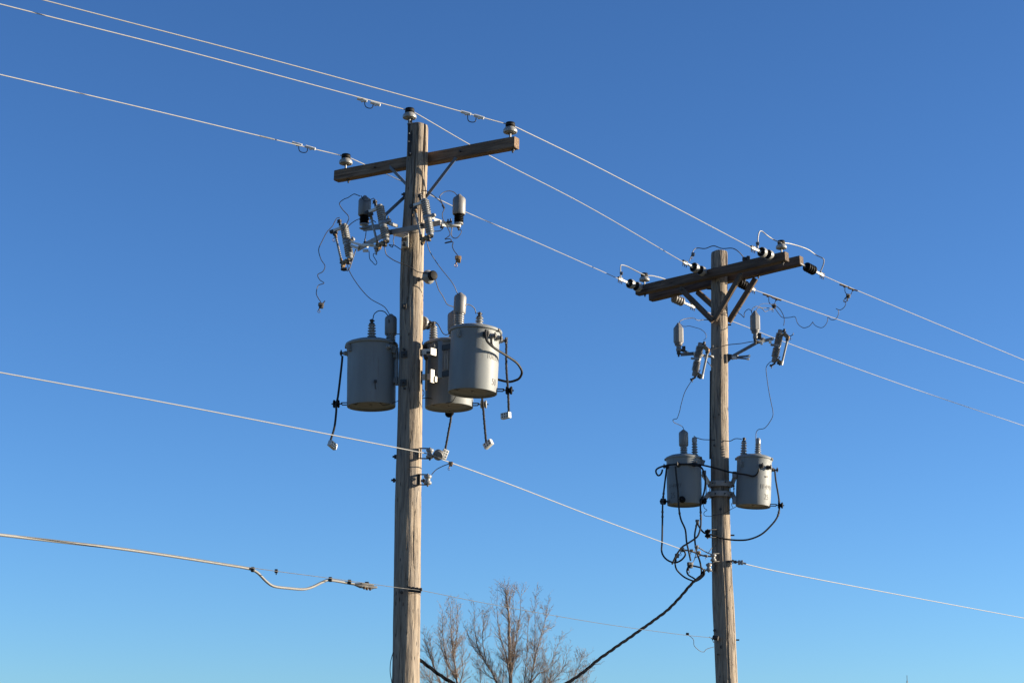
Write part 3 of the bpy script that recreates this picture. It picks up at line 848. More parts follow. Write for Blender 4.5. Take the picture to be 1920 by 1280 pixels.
# ------------------------------------------------------------------ fuse cutouts
def cutout(M, label, kind):
    o = thing('fuse_cutout', label, 'fuse cutout', 'fuse cutouts', M)
    ns = 11
    prof = [(0.0, 0.205), (0.030, 0.205), (0.034, 0.195)]
    L = 0.20
    if kind == 'pale':
        z = 0.185
        while z > -0.17:
            if abs(z) < 0.035:
                prof += [(0.040, z + 0.006), (0.041, z - 0.012)]
                z -= 0.024
                continue
            prof += [(0.031, z + 0.004), (0.0455, z - 0.004), (0.0455, z - 0.009), (0.032, z - 0.015)]
            z -= 0.0245
        prof += [(0.033, -0.178), (0.036, -0.19), (0.034, -0.205), (0.0, -0.205)]
        mi = M_PORC
    else:
        prof = [(0.0, 0.225), (0.031, 0.225), (0.034, 0.215), (0.034, 0.175)]
        z = 0.17
        while z > -0.16:
            if abs(z) < 0.022:
                prof += [(0.037, z), (0.037, z - 0.012)]
                z -= 0.02
                continue
            prof += [(0.040, z + 0.003), (0.053, z - 0.003), (0.053, z - 0.007), (0.041, z - 0.012)]
            z -= 0.0185
        prof += [(0.036, -0.17), (0.036, -0.225), (0.030, -0.235), (0.0, -0.235)]
        mi = M_COVER
    part('insulator', MB().lathe(prof, None, 26), mi, o)
    part('mid_band', MB().lathe([(0.039, 0.018), (0.0475, 0.016), (0.0475, -0.016), (0.039, -0.018)], None, 20).box((0.075, 0.036, 0.028), T3((-0.055, 0, 0)), 0.004), M_GALV, o)
    if kind == 'pale':
        tc = part('top_contact', MB().box((0.125, 0.034, 0.030), T3((0.095, 0, 0.175)), 0.005).box((0.02, 0.04, 0.02), T3((0.04, 0, 0.19)), 0.003), M_LIGHT, o)
        part('hood', MB().box((0.05, 0.042, 0.036), T3((0.152, 0, 0.172)), 0.008).box((0.055, 0.036, 0.03), T3((0.120, 0, 0.142)), 0.008).box((0.022, 0.06, 0.018), T3((0.125, 0, 0.118)), 0.004), M_DARK, tc)
        part('terminal', MB().box((0.026, 0.030, 0.075), T3((0.042, 0, 0.226)), 0.005).box((0.038, 0.040, 0.026), T3((0.044, 0, 0.262)), 0.006).cyl((0.02, 0, 0.25), (0.075, 0, 0.25), 0.006, 6), M_DARK, o)
        tube = part('fuse_tube', MB().cyl((0.122, 0, 0.135), (0.105, 0, -0.200), 0.0125, 12), M_PORC, o)
        part('ferrule', MB().cyl((0.122, 0, 0.138), (0.119, 0, 0.085), 0.016, 12).cyl((0.1065, 0, -0.165), (0.105, 0, -0.222), 0.016, 12), M_BRONZE, tube)
        part('pull_ring', MB().ring((0.150, -0.012, 0.078), (0.25, 1, 0), 0.020, 0.0036, 18).cyl((0.125, 0, 0.095), (0.137, -0.01, 0.092), 0.007, 6), M_BRONZE, tube)
        hg = part('hinge', MB().box((0.10, 0.030, 0.035), T3((0.060, 0, -0.215)), 0.006).box((0.035, 0.05, 0.055), T3((0.045, 0, -0.222)) @ Matrix.Rotation(0.4, 4, 'Y'), 0.008).box((0.03, 0.055, 0.06), T3((0.088, 0, -0.235)) @ Matrix.Rotation(-0.5, 4, 'Y'), 0.008), M_BRONZE, o)
        part('hinge_pin', MB().box((0.030, 0.04, 0.05), T3((0.02, 0, -0.235)), 0.008).cyl((0.105, -0.035, -0.222), (0.105, 0.035, -0.222), 0.010, 8).box((0.02, 0.03, 0.035), T3((0.108, 0, -0.26)), 0.004).cyl((-0.03, 0, -0.225), (0.01, 0, -0.23), 0.008, 6), M_DARK, hg)
    else:
        tc = part('top_contact', MB().box((0.085, 0.030, 0.055), T3((0.078, 0, 0.165)) @ Matrix.Rotation(0.55, 4, 'Y'), 0.008).box((0.05, 0.045, 0.055), T3((0.118, 0, 0.128)), 0.012), M_BRONZE, o)
        part('hook', MB().tube([(0.11, 0, 0.150), (0.15, 0, 0.160), (0.182, 0, 0.190), (0.178, 0, 0.21)], 0.006, 6).tube(cr([(0.13, 0, 0.14), (0.158, 0, 0.135), (0.165, 0, 0.118), (0.150, 0, 0.108)], 4), 0.005, 6).box((0.04, 0.05, 0.03), T3((0.118, 0, 0.10)), 0.006), M_DARK, tc)
        part('terminal', MB().box((0.030, 0.034, 0.05), T3((0.050, 0, 0.222)), 0.006).cyl((0.05, 0, 0.215), (0.085, 0, 0.205), 0.006, 6), M_DARK, o)
        tube = part('fuse_tube', MB().cyl((0.120, 0, 0.10), (0.112, 0, -0.225), 0.0155, 12), M_WPORC, o)
        part('ferrule', MB().cyl((0.112, 0, -0.195), (0.1115, 0, -0.255), 0.0185, 12), M_LIGHT, tube)
        hg = part('hinge', MB().box((0.085, 0.032, 0.04), T3((0.062, 0, -0.205)) @ Matrix.Rotation(0.5, 4, 'Y'), 0.008).box((0.03, 0.05, 0.04), T3((0.095, 0, -0.225)), 0.008), M_BRONZE, o)
        part('hinge_pin', MB().box((0.028, 0.042, 0.034), T3((0.06, 0, -0.235)), 0.006).box((0.022, 0.03, 0.03), T3((0.085, 0, -0.248)), 0.006).cyl((0.055, 0, -0.18), (0.068, 0, -0.14), 0.007, 6), M_DARK, hg)
        part('line_terminal', MB().box((0.022, 0.026, 0.06), T3((0.0, 0, -0.262)) @ Matrix.Rotation(0.8, 4, 'Y'), 0.005).box((0.04, 0.03, 0.025), T3((-0.028, 0, -0.285)), 0.006).cyl((-0.03, 0, -0.285), (-0.012, 0, -0.32), 0.007, 6), M_DARK, o)
    return o
def cut_frame(px, py, Y, az, tilt_deg):
    """x axis = the fuse side (az: degrees from +X towards the camera), top leaning to the fuse side by tilt"""
    xd = V(math.cos(RAD(az)), -math.sin(RAD(az)), 0)
    z = V(0, 0, 1) * math.cos(RAD(tilt_deg)) + xd * math.sin(RAD(tilt_deg))
    return frame(at(px, py, Y), z, xd)
cA = cut_frame(650.5, 453, Y1 + 0.36, 180 + 24, 13)
cB = cut_frame(718, 418, Y1 - 0.36, 180 + 24, 13)
cC = cut_frame(801.5, 407.5, Y1 - 0.50, 180 + 24, 11)
CUT = cutout(cA, 'leftmost fuse cutout on the near pole, at the low end of its bracket', 'pale')
for M, lab in ((cB, 'fuse cutout in front of the left arrester on the near pole'), (cC, 'fuse cutout hanging in front of the near pole itself')):
    copy_thing(CUT, M, lab)
cD = cut_frame(1308, 673, Y2 - 0.62, 25, 12)
cE = cut_frame(1457.5, 648, Y2 - 0.25, 18, 13)
CUT2 = cutout(cD, 'dark ribbed fuse cutout just left of the far pole', 'dark')
for M, lab in ((cE, 'dark ribbed fuse cutout at the end of the long arm right of the far pole'),):
    copy_thing(CUT2, M, lab)

# ------------------------------------------------------------------ surge arresters
def arrester_parts(o, kind, local_M=None):
    LM = local_M if local_M is not None else Matrix.Identity(4)
    if kind == 'near':
        part('cover', MB().lathe([(0.048, 0.130), (0.062, 0.130), (0.068, 0.142), (0.068, 0.295), (0.060, 0.312), (0.026, 0.338), (0.016, 0.352), (0.0, 0.356)], LM, 22).box((0.004, 0.150, 0.20), LM @ T3((0, 0, 0.235)), 0.001), M_COVER, o)
        prof = [(0.0, 0.132)]
        z = 0.132
        for k in range(5):
            prof += [(0.033, z), (0.0505, z - 0.008), (0.0505, z - 0.012), (0.034, z - 0.017)]
            z -= 0.0195
        part('sheds', MB().lathe(prof + [(0.03, z), (0.0, z)], LM, 22), M_BLACK, o)
        part('base', MB().lathe([(0.0, 0.042), (0.046, 0.04), (0.048, 0.026), (0.026, 0.02), (0.022, -0.005), (0.0, -0.005)], LM, 18), M_WPORC, o)
        part('stud', MB().lathe([(0.0, -0.003), (0.018, -0.004), (0.018, -0.018), (0.008, -0.02), (0.008, -0.04), (0, -0.04)], LM, 8), M_DARK, o)
    elif kind == 'far':
        part('cover', MB().lathe([(0.05, 0.135), (0.064, 0.135), (0.068, 0.148), (0.067, 0.335), (0.030, 0.385), (0.016, 0.41), (0.0, 0.412)], LM, 8), M_COVER, o, smooth=20)
        prof = [(0.0, 0.136), (0.056, 0.136), (0.056, 0.122), (0.044, 0.118), (0.052, 0.108), (0.052, 0.10), (0.034, 0.094), (0.030, 0.06), (0.036, 0.05), (0.032, 0.02), (0.0, 0.02)]
        part('sheds', MB().lathe(prof, LM, 18), M_COVER, o)
        part('stud', MB().lathe([(0.0, 0.022), (0.026, 0.02), (0.026, -0.02), (0.014, -0.03), (0.012, -0.055), (0, -0.06)], LM, 8), M_DARK, o)
    else:   # on a transformer lid
        part('arrester', MB().lathe([(0.05, 0.100), (0.058, 0.100), (0.064, 0.112), (0.064, 0.275), (0.056, 0.293), (0.026, 0.315), (0.016, 0.325), (0.0, 0.328)], LM, 22), M_COVER, o)
        prof = [(0.0, 0.105)]
        z = 0.105
        for k in range(5):
            prof += [(0.034, z), (0.052, z - 0.009), (0.052, z - 0.014), (0.036, z - 0.020)]
            z -= 0.0235
        part('arrester_sheds', MB().lathe(prof + [(0.034, z), (0.034, -0.06), (0.0, -0.06)], LM, 22), M_PORC, o)
def arrester(p, label, kind):
    o = thing('surge_arrester', label, 'surge arrester', 'surge arresters', T3(p))
    arrester_parts(o, kind)
    return o
arrester(at(682.5, 426.5, Y1 + 0.02), 'grey capped arrester with black ribs left of the near pole', 'near')
arrester(at(860, 425, Y1 - 0.30), 'grey capped arrester with black ribs right of the near pole', 'near')
arrester(at(1272.5, 661, Y2 - 0.62), 'grey capped arrester left of the far pole beside a dark cutout', 'far')
arrester(at(1416.5, 637.5, Y2 - 0.40), 'grey capped arrester right of the far pole above the long arm', 'far')

# ------------------------------------------------------------------ near pole equipment bracket
BR = thing('equipment_bracket', 'pale bent bracket wrapping the near pole and holding its fuse cutouts', 'bracket', 'equipment brackets', T3(at(765, 440, Y1 - 0.15)))
K = at(729, 436, Y1 - 0.26); Rr = at(826, 417.5, Y1 - 0.44); Lf = at(671, 466.5, Y1 + 0.34)
part('front_bar', MB().bar(K, Rr, 0.056, 0.012, 0.003).bar(K + V(0, 0.03, 0.025), Rr + V(0, 0.03, 0.025), 0.007, 0.06, 0.002), M_BAR, BR, local=False)
part('side_bar', MB().bar(K, Lf, 0.058, 0.012, 0.003).bar(K + V(0.03, 0.0, 0.026), Lf + V(0.03, 0, 0.026), 0.007, 0.06, 0.002), M_BAR, BR, local=False)
part('mount_plate', MB().prism([at(x, y, Y1 - 0.185) for x, y in ((736, 441), (744, 434), (765.5, 435.5), (765.5, 441), (756, 445.5))], (0, 0.012, 0)).prism([at(x, y, Y1 - 0.175) for x, y in ((762.3, 439), (765.8, 436), (765.8, 462.5), (762.8, 462.5))], (0, 0.05, 0)).prism([at(x, y, Y1 - 0.150) for x, y in ((752.5, 453), (763, 452), (763, 462.5), (752.5, 464))], (0, 0.03, 0)), M_LIGHT, BR, local=False)
part('arrester_plate', MB().prism([at(x, y, Y1 - 0.42 + (x - 812) * 0.003) for x, y in ((812, 407.5), (851, 420.5), (847, 427), (818, 421.5))], (0.004, 0.012, 0)).bar(at(846, 422.5, Y1 - .32), at(862, 424, Y1 - 0.30), 0.02, 0.05, 0.004), M_LIGHT, BR, local=False)
part('arrester_plate', MB().bar(at(712, 425, Y1 - 0.12), at(682, 428.5, Y1 + 0.02), 0.06, 0.014, 0.003).bar(at(694, 427, Y1 - .02), at(676, 429, Y1 + 0.03), 0.012, 0.06, 0.003), M_COVER, BR, local=False)
part('arrester_plate', MB().bar(at(684, 459, Y1 + 0.12), at(708, 461.5, Y1 - 0.02), 0.022, 0.05, 0.003).boxat(at(685.5, 470, Y1 + .05), (0.06, 0.02, 0.028), 0.003).boxat(at(697, 459, Y1 + .0), (0.045, 0.02, 0.02), 0.003), M_LIGHT, BR, local=False)
part('bare_stud', MB().lathe([(0, 0), (0.03, 0), (0.03, -0.02), (0.02, -0.028), (0.02, -0.05), (0.009, -0.055), (0.009, -0.085), (0, -0.085)], T3(at(706, 463, Y1 - 0.02)), 12), M_GALV, BR, local=False)
part('cutout_plate', MB().bar(at(655, 453, Y1 + .36), at(688, 462, Y1 + 0.2), 0.022, 0.05, 0.003).bar(at(657, 460, Y1 + .34), at(673, 466, Y1 + 0.3), 0.025, 0.04, 0.003), M_LIGHT, BR, local=False)
part('cutout_plate', MB().bar(at(728, 418, Y1 - .36), at(744, 424, Y1 - 0.10), 0.03, 0.03, 0.003), M_GALV, BR, local=False)
part('cutout_plate', MB().bar(at(806, 408, Y1 - .50), at(813, 409, Y1 - 0.42), 0.03, 0.03, 0.003), M_GALV, BR, local=False)
part('strut', MB().bar(at(759, 369, Y1 + 0.06), at(718, 407, Y1 + 0.02), 0.034, 0.008, 0.002), M_STRAP, BR, local=False)
for x, y, Y in ((728, 409, Y1 - .15), (727, 430, Y1 - .29), (733, 436, Y1 - .29), (791, 421, Y1 - .42), (811, 404, Y1 - .44), (828, 424.5, Y1 - .44), (845, 414, Y1 - .36), (840, 415, Y1 - .36), (684.5, 452.5, Y1 + .2), (660.5, 448, Y1 + .33), (757.5, 458, Y1 - .16)):
    part('bolt', MB().cyl(at(x, y + 2, Y), at(x, y - 4, Y), 0.008, 6).boxat(at(x, y + 2, Y), (0.032, 0.03, 0.016), 0.003), M_DARK, BR, local=False)

# far pole arms
BF = thing('equipment_bracket', 'short arm reaching left from the far pole under a cutout and arrester', 'bracket', 'equipment brackets', T3(at(1337, 670, Y2 - .2)))
part('arm', MB().bar(at(1276, 664.5, Y2 - .62), at(1302, 662.5, Y2 - .58), 0.045, 0.02, 0.004).bar(at(1300, 663.5, Y2 - .58), at(1338, 669, Y2 - .12), 0.036, 0.012, 0.003), M_STRAP, BF, local=False)
part('clamp_plate', MB().boxat(at(1303.5, 664, Y2 - .60), (0.045, 0.03, 0.06), 0.005).boxat(at(1287, 660, Y2 - .62), (0.06, 0.03, 0.018), 0.003), M_LIGHT, BF, local=False)
part('arrester_clamp', MB().boxat(at(1282, 654, Y2 - .62), (0.045, 0.04, 0.075), 0.006).bar(at(1274, 655, Y2 - .62), at(1288, 660, Y2 - .62), 0.03, 0.03, 0.004), M_DARK, BF, local=False)
BG = thing('equipment_bracket', 'long tubular arm rising right from the far pole to a dark cutout', 'bracket', 'equipment brackets', T3(at(1366, 671, Y2 - .1)))
part('arm', MB().bar(at(1372, 668.5, Y2 - .12), at(1423, 640, Y2 - .36), 0.038, 0.03, 0.006).bar(at(1421, 641.5, Y2 - .36), at(1449, 635, Y2 - .27), 0.042, 0.03, 0.006), M_STRAP, BG, local=False)
part('wall_plate', MB().prism([at(x, y, Y2 - .10) for x, y in ((1363.5, 663), (1372, 664), (1376, 668), (1371, 673), (1364.5, 680))], (0, 0.03, 0)), M_DARK, BG, local=False)
part('stub_arm', MB().cyl(at(1372, 671.5, Y2 - .13), at(1384, 669, Y2 - .2), 0.022, 10).bar(at(1383, 669, Y2 - .2), at(1405, 667, Y2 - .3), 0.022, 0.03, 0.004).bar(at(1383, 671, Y2 - .2), at(1402, 672.5, Y2 - .3), 0.02, 0.03, 0.004), M_STRAP, BG, local=False)
part('stub_ends', MB().cyl(at(1403, 667, Y2 - .3), at(1406.5, 666.8, Y2 - .31), 0.017, 8).cyl(at(1400, 672.3, Y2 - .3), at(1405, 672.8, Y2 - .31), 0.018, 8).boxat(at(1378, 670.5, Y2 - .19), (0.07, 0.03, 0.04), 0.006), M_LIGHT, BG, local=False)
part('clamp_plate', MB().boxat(at(1428, 643.5, Y2 - .36), (0.03, 0.04, 0.035), 0.004).boxat(at(1444, 640.5, Y2 - .3), (0.035, 0.04, 0.04), 0.004).boxat(at(1449, 635, Y2 - .27), (0.03, 0.04, 0.03), 0.004).boxat(at(1429, 634.5, Y2 - .38), (0.07, 0.03, 0.018), 0.003), M_LIGHT, BG, local=False)
part('arrester_clamp', MB().boxat(at(1424, 630.5, Y2 - .40), (0.05, 0.04, 0.085), 0.006).bar(at(1417, 631, Y2 - .40), at(1430, 636, Y2 - .40), 0.03, 0.03, 0.004), M_DARK, BG, local=False)

# ------------------------------------------------------------------ transformers
def text_on(parent, R, txt, size, az0, az1, z0, ink=None):
    """stencilled characters wrapped on the tank wall between two azimuths (degrees right of the side facing the camera)"""
    cu = bpy.data.curves.new('stencil', 'FONT')
    cu.body = txt
    cu.size = 1.0
    ob = bpy.data.objects.new('stencil_tmp', cu)
    COL.objects.link(ob)
    dg = bpy.context.evaluated_depsgraph_get()
    me = bpy.data.meshes.new_from_object(ob.evaluated_get(dg))
    bpy.data.objects.remove(ob)
    xs = [v.co.x for v in me.vertices]; ys = [v.co.y for v in me.vertices]
    x0, x1, y0, y1 = min(xs), max(xs), min(ys), max(ys)
    mb = MB()
    mb.bm.from_mesh(me)
    bpy.data.meshes.remove(me)
    bmesh.ops.triangulate(mb.bm, faces=mb.bm.faces)
    for v in mb.bm.verts:
        a = RAD(az0 + (az1 - az0) * (v.co.x - x0) / (x1 - x0))
        z = z0 + size * (v.co.y - y0) / (y1 - y0)
        rr = R + 0.0022
        v.co = V(rr * math.sin(a), -rr * math.cos(a), z)
    return part('stencil', mb, ink or M_INK, parent, smooth=0)
def azv(az, r, z):
    return V(r * math.sin(RAD(az)), -r * math.cos(RAD(az)), z)
def transformer(top, bot, Y, wpx, label, mat=M_TANK, bushings=(), arresters=(), lv=(), lugs=(), spools=(), texts=(), lid_k=1.10, bush_h=0.17, hangers=(), bead=True):
    t, b = at(*top, Y), at(*bot, Y)
    M = frame(b, t - b, (1, 0, 0))
    Hh = (t - b).length
    R = wpx / 2 / scale_at((top[1] + bot[1]) / 2, Y)
    o = thing('pole_transformer', label, 'transformer', 'grey pole transformers', M)
    part('tank', MB().lathe([(0.0, 0.028), (R * 0.80, 0.026), (R * 0.955, 0.020), (R * 0.965, 0.0), (R * 0.992, 0.0), (R, 0.008), (R, Hh * 0.25), (R * 1.003, Hh * 0.5), (R, Hh * 0.75), (R, Hh - 0.03), (R * 1.02, Hh - 0.012), (R * 1.02, Hh), (0, Hh)], None, 72), mat, o, smooth=40)
    part('bottom_plate', MB().lathe([(0.0, 0.018), (R * 0.60, 0.018), (R * 0.62, 0.024), (R * 0.62, 0.027), (0, 0.027)], None, 40).cyl((0, -0.02, 0.019), (0, -0.02, 0.008), 0.014, 8).bar((-R * .75, -R * .2, 0.019), (R * .1, R * .6, 0.019), 0.006, 0.02, 0.001), M_UNDER, o)
    k = lid_k
    part('lid', MB().lathe([(0.0, Hh + 0.002), (R * 1.02, Hh + 0.002), (R * k - 0.012, Hh - 0.002), (R * k - 0.002, Hh + 0.004), (R * k, Hh + 0.014), (R * k - 0.006, Hh + 0.027), (R * k - 0.022, Hh + 0.036), (R * 0.8, Hh + 0.055), (R * 0.4, Hh + 0.068), (0.0, Hh + 0.072)], None, 72), mat, o, smooth=50)
    for az, dz in ((-100, 0), (62, 0)):
        p = azv(az, R * k - 0.004, Hh + 0.01)
        part('lid_clip', MB().box((0.035, 0.025, 0.03), frame(p, (0, 0, 1), azv(az + 90, 1, 0)), 0.005), M_DARK, o)
    for (x, y, hh, capm) in bushings:
        prof = [(0.0, -0.03), (0.045, -0.03), (0.044, 0.012)]
        z = 0.012
        ns = 5
        for q in range(ns):
            f = 1 - 0.18 * q / ns
            prof += [(0.030 * f, z + 0.004), (0.047 * f, z + 0.013), (0.048 * f, z + 0.018), (0.031 * f, z + 0.026)]
            z += hh / (ns + 0.6)
        prof += [(0.024, z), (0.022, z + 0.012), (0, z + 0.012)]
        base = Hh + 0.045
        bu = part('bushing', MB().lathe(prof, T3((x, y, base)), 24), M_PORC, o)
        if capm == 'dark':
            part('terminal', MB().lathe([(0, z), (0.03, z), (0.031, z + 0.01), (0.016, z + 0.016), (0.016, z + 0.024), (0.021, z + 0.03), (0.021, z + 0.045), (0.012, z + 0.055), (0, z + 0.055)], T3((x, y, base)), 14).cyl((x - .02, y - 0.02, base + z + 0.038), (x + 0.025, y + .01, base + z + 0.038), 0.008, 6), M_DARK, bu)
        else:
            part('terminal', MB().lathe([(0, z), (0.034, z), (0.036, z + 0.03), (0.034, z + 0.06), (0.024, z + 0.076), (0, z + 0.08)], T3((x, y, base)), 18), M_PORC, bu)
    for (x, y, dz) in arresters:
        arrester_parts(o, 'lid', T3((x, y, Hh + dz)))
    for (az, z, ln, dk) in lv:
        a0, a1 = azv(az, R - 0.01, Hh - z), azv(az, R + ln, Hh - z)
        d = (a1 - a0).normalized()
        lb = part('secondary_bushing', MB().lathe([(0, 0), (0.034, 0), (0.034, 0.016), (0.024, 0.020), (0.026, 0.036), (0.020, 0.042), (0.018, 0.055), (0, 0.055)], frame(a0, d), 16), M_PORC if not dk else M_DARK, o)
        part('stud', MB().cyl(a0 + d * 0.05, a1, 0.0085, 8).box((0.030, 0.026, 0.034), frame(a1, (0, 0, 1), d), 0.006).cyl(a1 - V(0, 0, 0.03), a1 + V(0, 0, 0.034), 0.008, 6), M_DARK, lb)
    for (az, z) in lugs:
        p = azv(az, R + 0.018, Hh - z)
        tq = azv(az + 90, 1, 0)
        part('lifting_lug', MB().box((0.016, 0.06, 0.075), frame(p, (0.0, 0, 1), tq) @ Matrix.Rotation(0.35, 4, 'X'), 0.004).box((0.035, 0.02, 0.025), frame(azv(az, R + 0.01, Hh - z - 0.025), (0, 0, 1), tq), 0.004), mat, o)
    for (az, z, ln, sm) in spools:
        a0 = azv(az, R - 0.02, z)
        d = azv(az, 1, 0)
        u = V(0, 0, 1)
        a1 = a0 + d * ln
        so = part('spool_rod', MB().tube([a0 + u * 0.012, a0 + d * (ln - 0.05) + u * 0.012], 0.006, 6).tube([a0 - u * 0.012, a0 + d * (ln - 0.06) - u * 0.012], 0.006, 6).tube([a0 + d * (ln - .06) - u * 0.012, a0 + d * (ln - 0.055) + u * 0.014], 0.006, 6).cyl(a0 + d * (ln - 0.06), a1 + d * 0.05, 0.007, 8), M_DARK, o)
        part('spool_insulator', MB().lathe([(0, -0.034), (0.034, -0.034), (0.042, -0.028), (0.043, -0.018), (0.034, -0.010), (0.022, 0.0), (0.034, 0.010), (0.043, 0.018), (0.042, 0.028), (0.034, 0.034), (0, 0.034)], frame(a1, d), 20), sm, so)
    for (az, z, hgt, ln) in hangers:
        p0, p1 = azv(az, R - 0.02, z), azv(az, R + ln, z)
        part('hanger', MB().bar(p0, p1, hgt, 0.10, 0.004).bar(p1 - V(0, 0, .0), p1 + azv(az, 0.012, 0), hgt * 1.3, 0.15, 0.003), mat, o)
    for (txt, size, z0, a0, a1) in texts:
        text_on(o, R, txt, size, a0, a1, z0, M_INK2)
    return o, M, R, Hh
TA, MA, RA, HA = transformer((697, 650), (696, 762.5), Y1 + 0.16, 91, 'leftmost large grey transformer, shaded, hanging left of the near pole', bushings=((0.01, -0.15, 0.165, 'dark'),), arresters=((0.205, -0.10, 0.0),),
    lv=((-84, 0.075, 0.065, 0), (46, 0.045, 0.03, 0)), lugs=((-56, 0.045), (60, 0.06)), spools=((-90, 0.035, 0.13, M_BLACK),), hangers=((78, 0.53, 0.055, 0.03), (78, 0.26, 0.055, 0.03)))
TB, MB_, RB, HB = transformer((842.5, 650), (842, 764.5), Y1 + 0.25, 90, 'large grey transformer right behind the near pole, partly hidden by another can', bushings=((-0.165, -0.11, 0.15, 'dark'),), arresters=((0.04, 0.12, 0.10),),
    lv=((-72, 0.03, 0.04, 1),), lugs=((-30, 0.05),), spools=((88, 0.035, 0.13, M_WPORC), (180, 0.03, 0.12, M_BLACK)))
TC, MC, RC, HC = transformer((891.5, 624.5), (886, 737), Y1 - 0.30, 92, 'large sunlit grey transformer marked 50, nearest the camera on the near pole', bushings=((0.03, 0.13, 0.165, 'dark'),), arresters=((-0.175, 0.03, 0.105),),
    lv=((26, 0.065, 0.055, 1), (44, 0.07, 0.045, 0), (62, 0.07, 0.05, 0), (84, 0.075, 0.065, 0)), lugs=((-38, 0.06),), spools=((86, 0.04, 0.14, M_BLACK),),
    texts=(('10653', 0.055, HA * 0.50, 34, 72), ('50', 0.068, 0.062, 51, 67)))
TD, MD, RD, HD = transformer((1282, 862), (1283.5, 946.5), Y2 - 0.05, 65, 'smaller grey transformer left of the far pole, marked 25 and hung with black cables', M_TANK2, bushings=((0.15, 0.0, 0.20, 'cap'),), arresters=((0.0, -0.03, 0.085),),
    lv=((-72, 0.105, 0.055, 1), (-24, 0.105, 0.05, 1), (30, 0.095, 0.05, 1)), lugs=((80, 0.04),), spools=((-70, 0.03, 0.10, M_BLACK), (-12, 0.035, 0.05, M_BLACK), (62, 0.035, 0.06, M_BLACK)),
    texts=(('1F4997', 0.058, 0.20, -62, -14), ('25', 0.075, 0.068, -56, -37)), lid_k=1.08)
TE, ME, RE, HE = transformer((1414.5, 862.5), (1412, 949.5), Y2 - 0.08, 65, 'smaller grey transformer right of the far pole with sunlit right side, marked 25', M_TANK2, bushings=((-0.155, -0.06, 0.20, 'dark'), (0.03, -0.10, 0.17, 'cap')),
    lv=((16, 0.115, 0.05, 1), (44, 0.12, 0.05, 1), (84, 0.12, 0.075, 1)), lugs=((-50, 0.09),), spools=((80, 0.03, 0.15, M_BLACK),),
    texts=(('1F4991', 0.062, 0.215, 17, 68), ('25', 0.075, 0.075, 31, 50)), lid_k=1.08)
part('nameplate', MB().box((0.05, 0.004, 0.022), frame(azv(38, RE + 0.003, 0.385), (0, 0, 1), azv(128, 1, 0)) @ Matrix.Rotation(-0.2, 4, 'Y'), 0.001), M_DARK, TE)

# mounting steel of the near transformers
TM = thing('transformer_mount', 'pale steel mount between the near pole and its three transformers', 'bracket', 'transformer mounts', T3(at(795, 690, Y1)))
part('left_rail', MB().bar(at(745, 652, Y1 + .08), at(744, 722, Y1 + .08), 0.05, 0.03, 0.003, (0, 1, 0)), M_GALV, TM, local=False)
part('upper_arm', MB().bar(at(786, 660, Y1 - .02), at(812, 659.5, Y1 - .03), 0.06, 0.035, 0.004).boxat(at(812, 659.5, Y1 - .03), (0.085, 0.02, 0.075), 0.004, RAD(48)), M_LIGHT, TM, local=False)
part('lower_arm', MB().bar(at(786, 707, Y1 - .02), at(811, 706, Y1 - .03), 0.06, 0.035, 0.004).boxat(at(810, 705, Y1 - .03), (0.055, 0.02, 0.14), 0.004, RAD(48)).boxat(at(817, 711, Y1 - .01), (0.035, 0.02, 0.06), 0.004, RAD(48)), M_LIGHT, TM, local=False)
part('brown_rail', MB().bar(at(799.5, 672, Y1 - .08), at(798.5, 731, Y1 - .08), 0.03, 0.022, 0.003, (0, 1, 0)), M_BRONZE, TM, local=False)
part('hanger_rail', MB().bar(at(826, 640, Y1 - .2), at(825.5, 709, Y1 - .2), 0.05, 0.045, 0.004, (0, 1, 0)), M_GALV, TM, local=False)
part('strap', MB().bar(at(826, 653, Y1 - .2), at(856, 647, Y1 - .34), 0.06, 0.02, 0.003).bar(at(826, 702, Y1 - .2), at(856, 697, Y1 - .34), 0.06, 0.02, 0.003), M_DARK, TM, local=False)
part('bolt', MB().cyl(at(797, 667, Y1 - .13), at(799, 672, Y1 - .17), 0.022, 10).boxat(at(803, 661, Y1 - .19), (0.04, 0.02, 0.03), 0.008), M_DARK, TM, local=False)
part('hanger_gate', MB().bar(at(834, 658, Y1 - .16), at(834, 692, Y1 - .16), 0.012, 0.012, 0.002, (0, 1, 0)).bar(at(838.5, 658, Y1 - .16), at(838.5, 692, Y1 - .16), 0.012, 0.012, 0.002, (0, 1, 0)), M_LIGHT, TM, local=False)

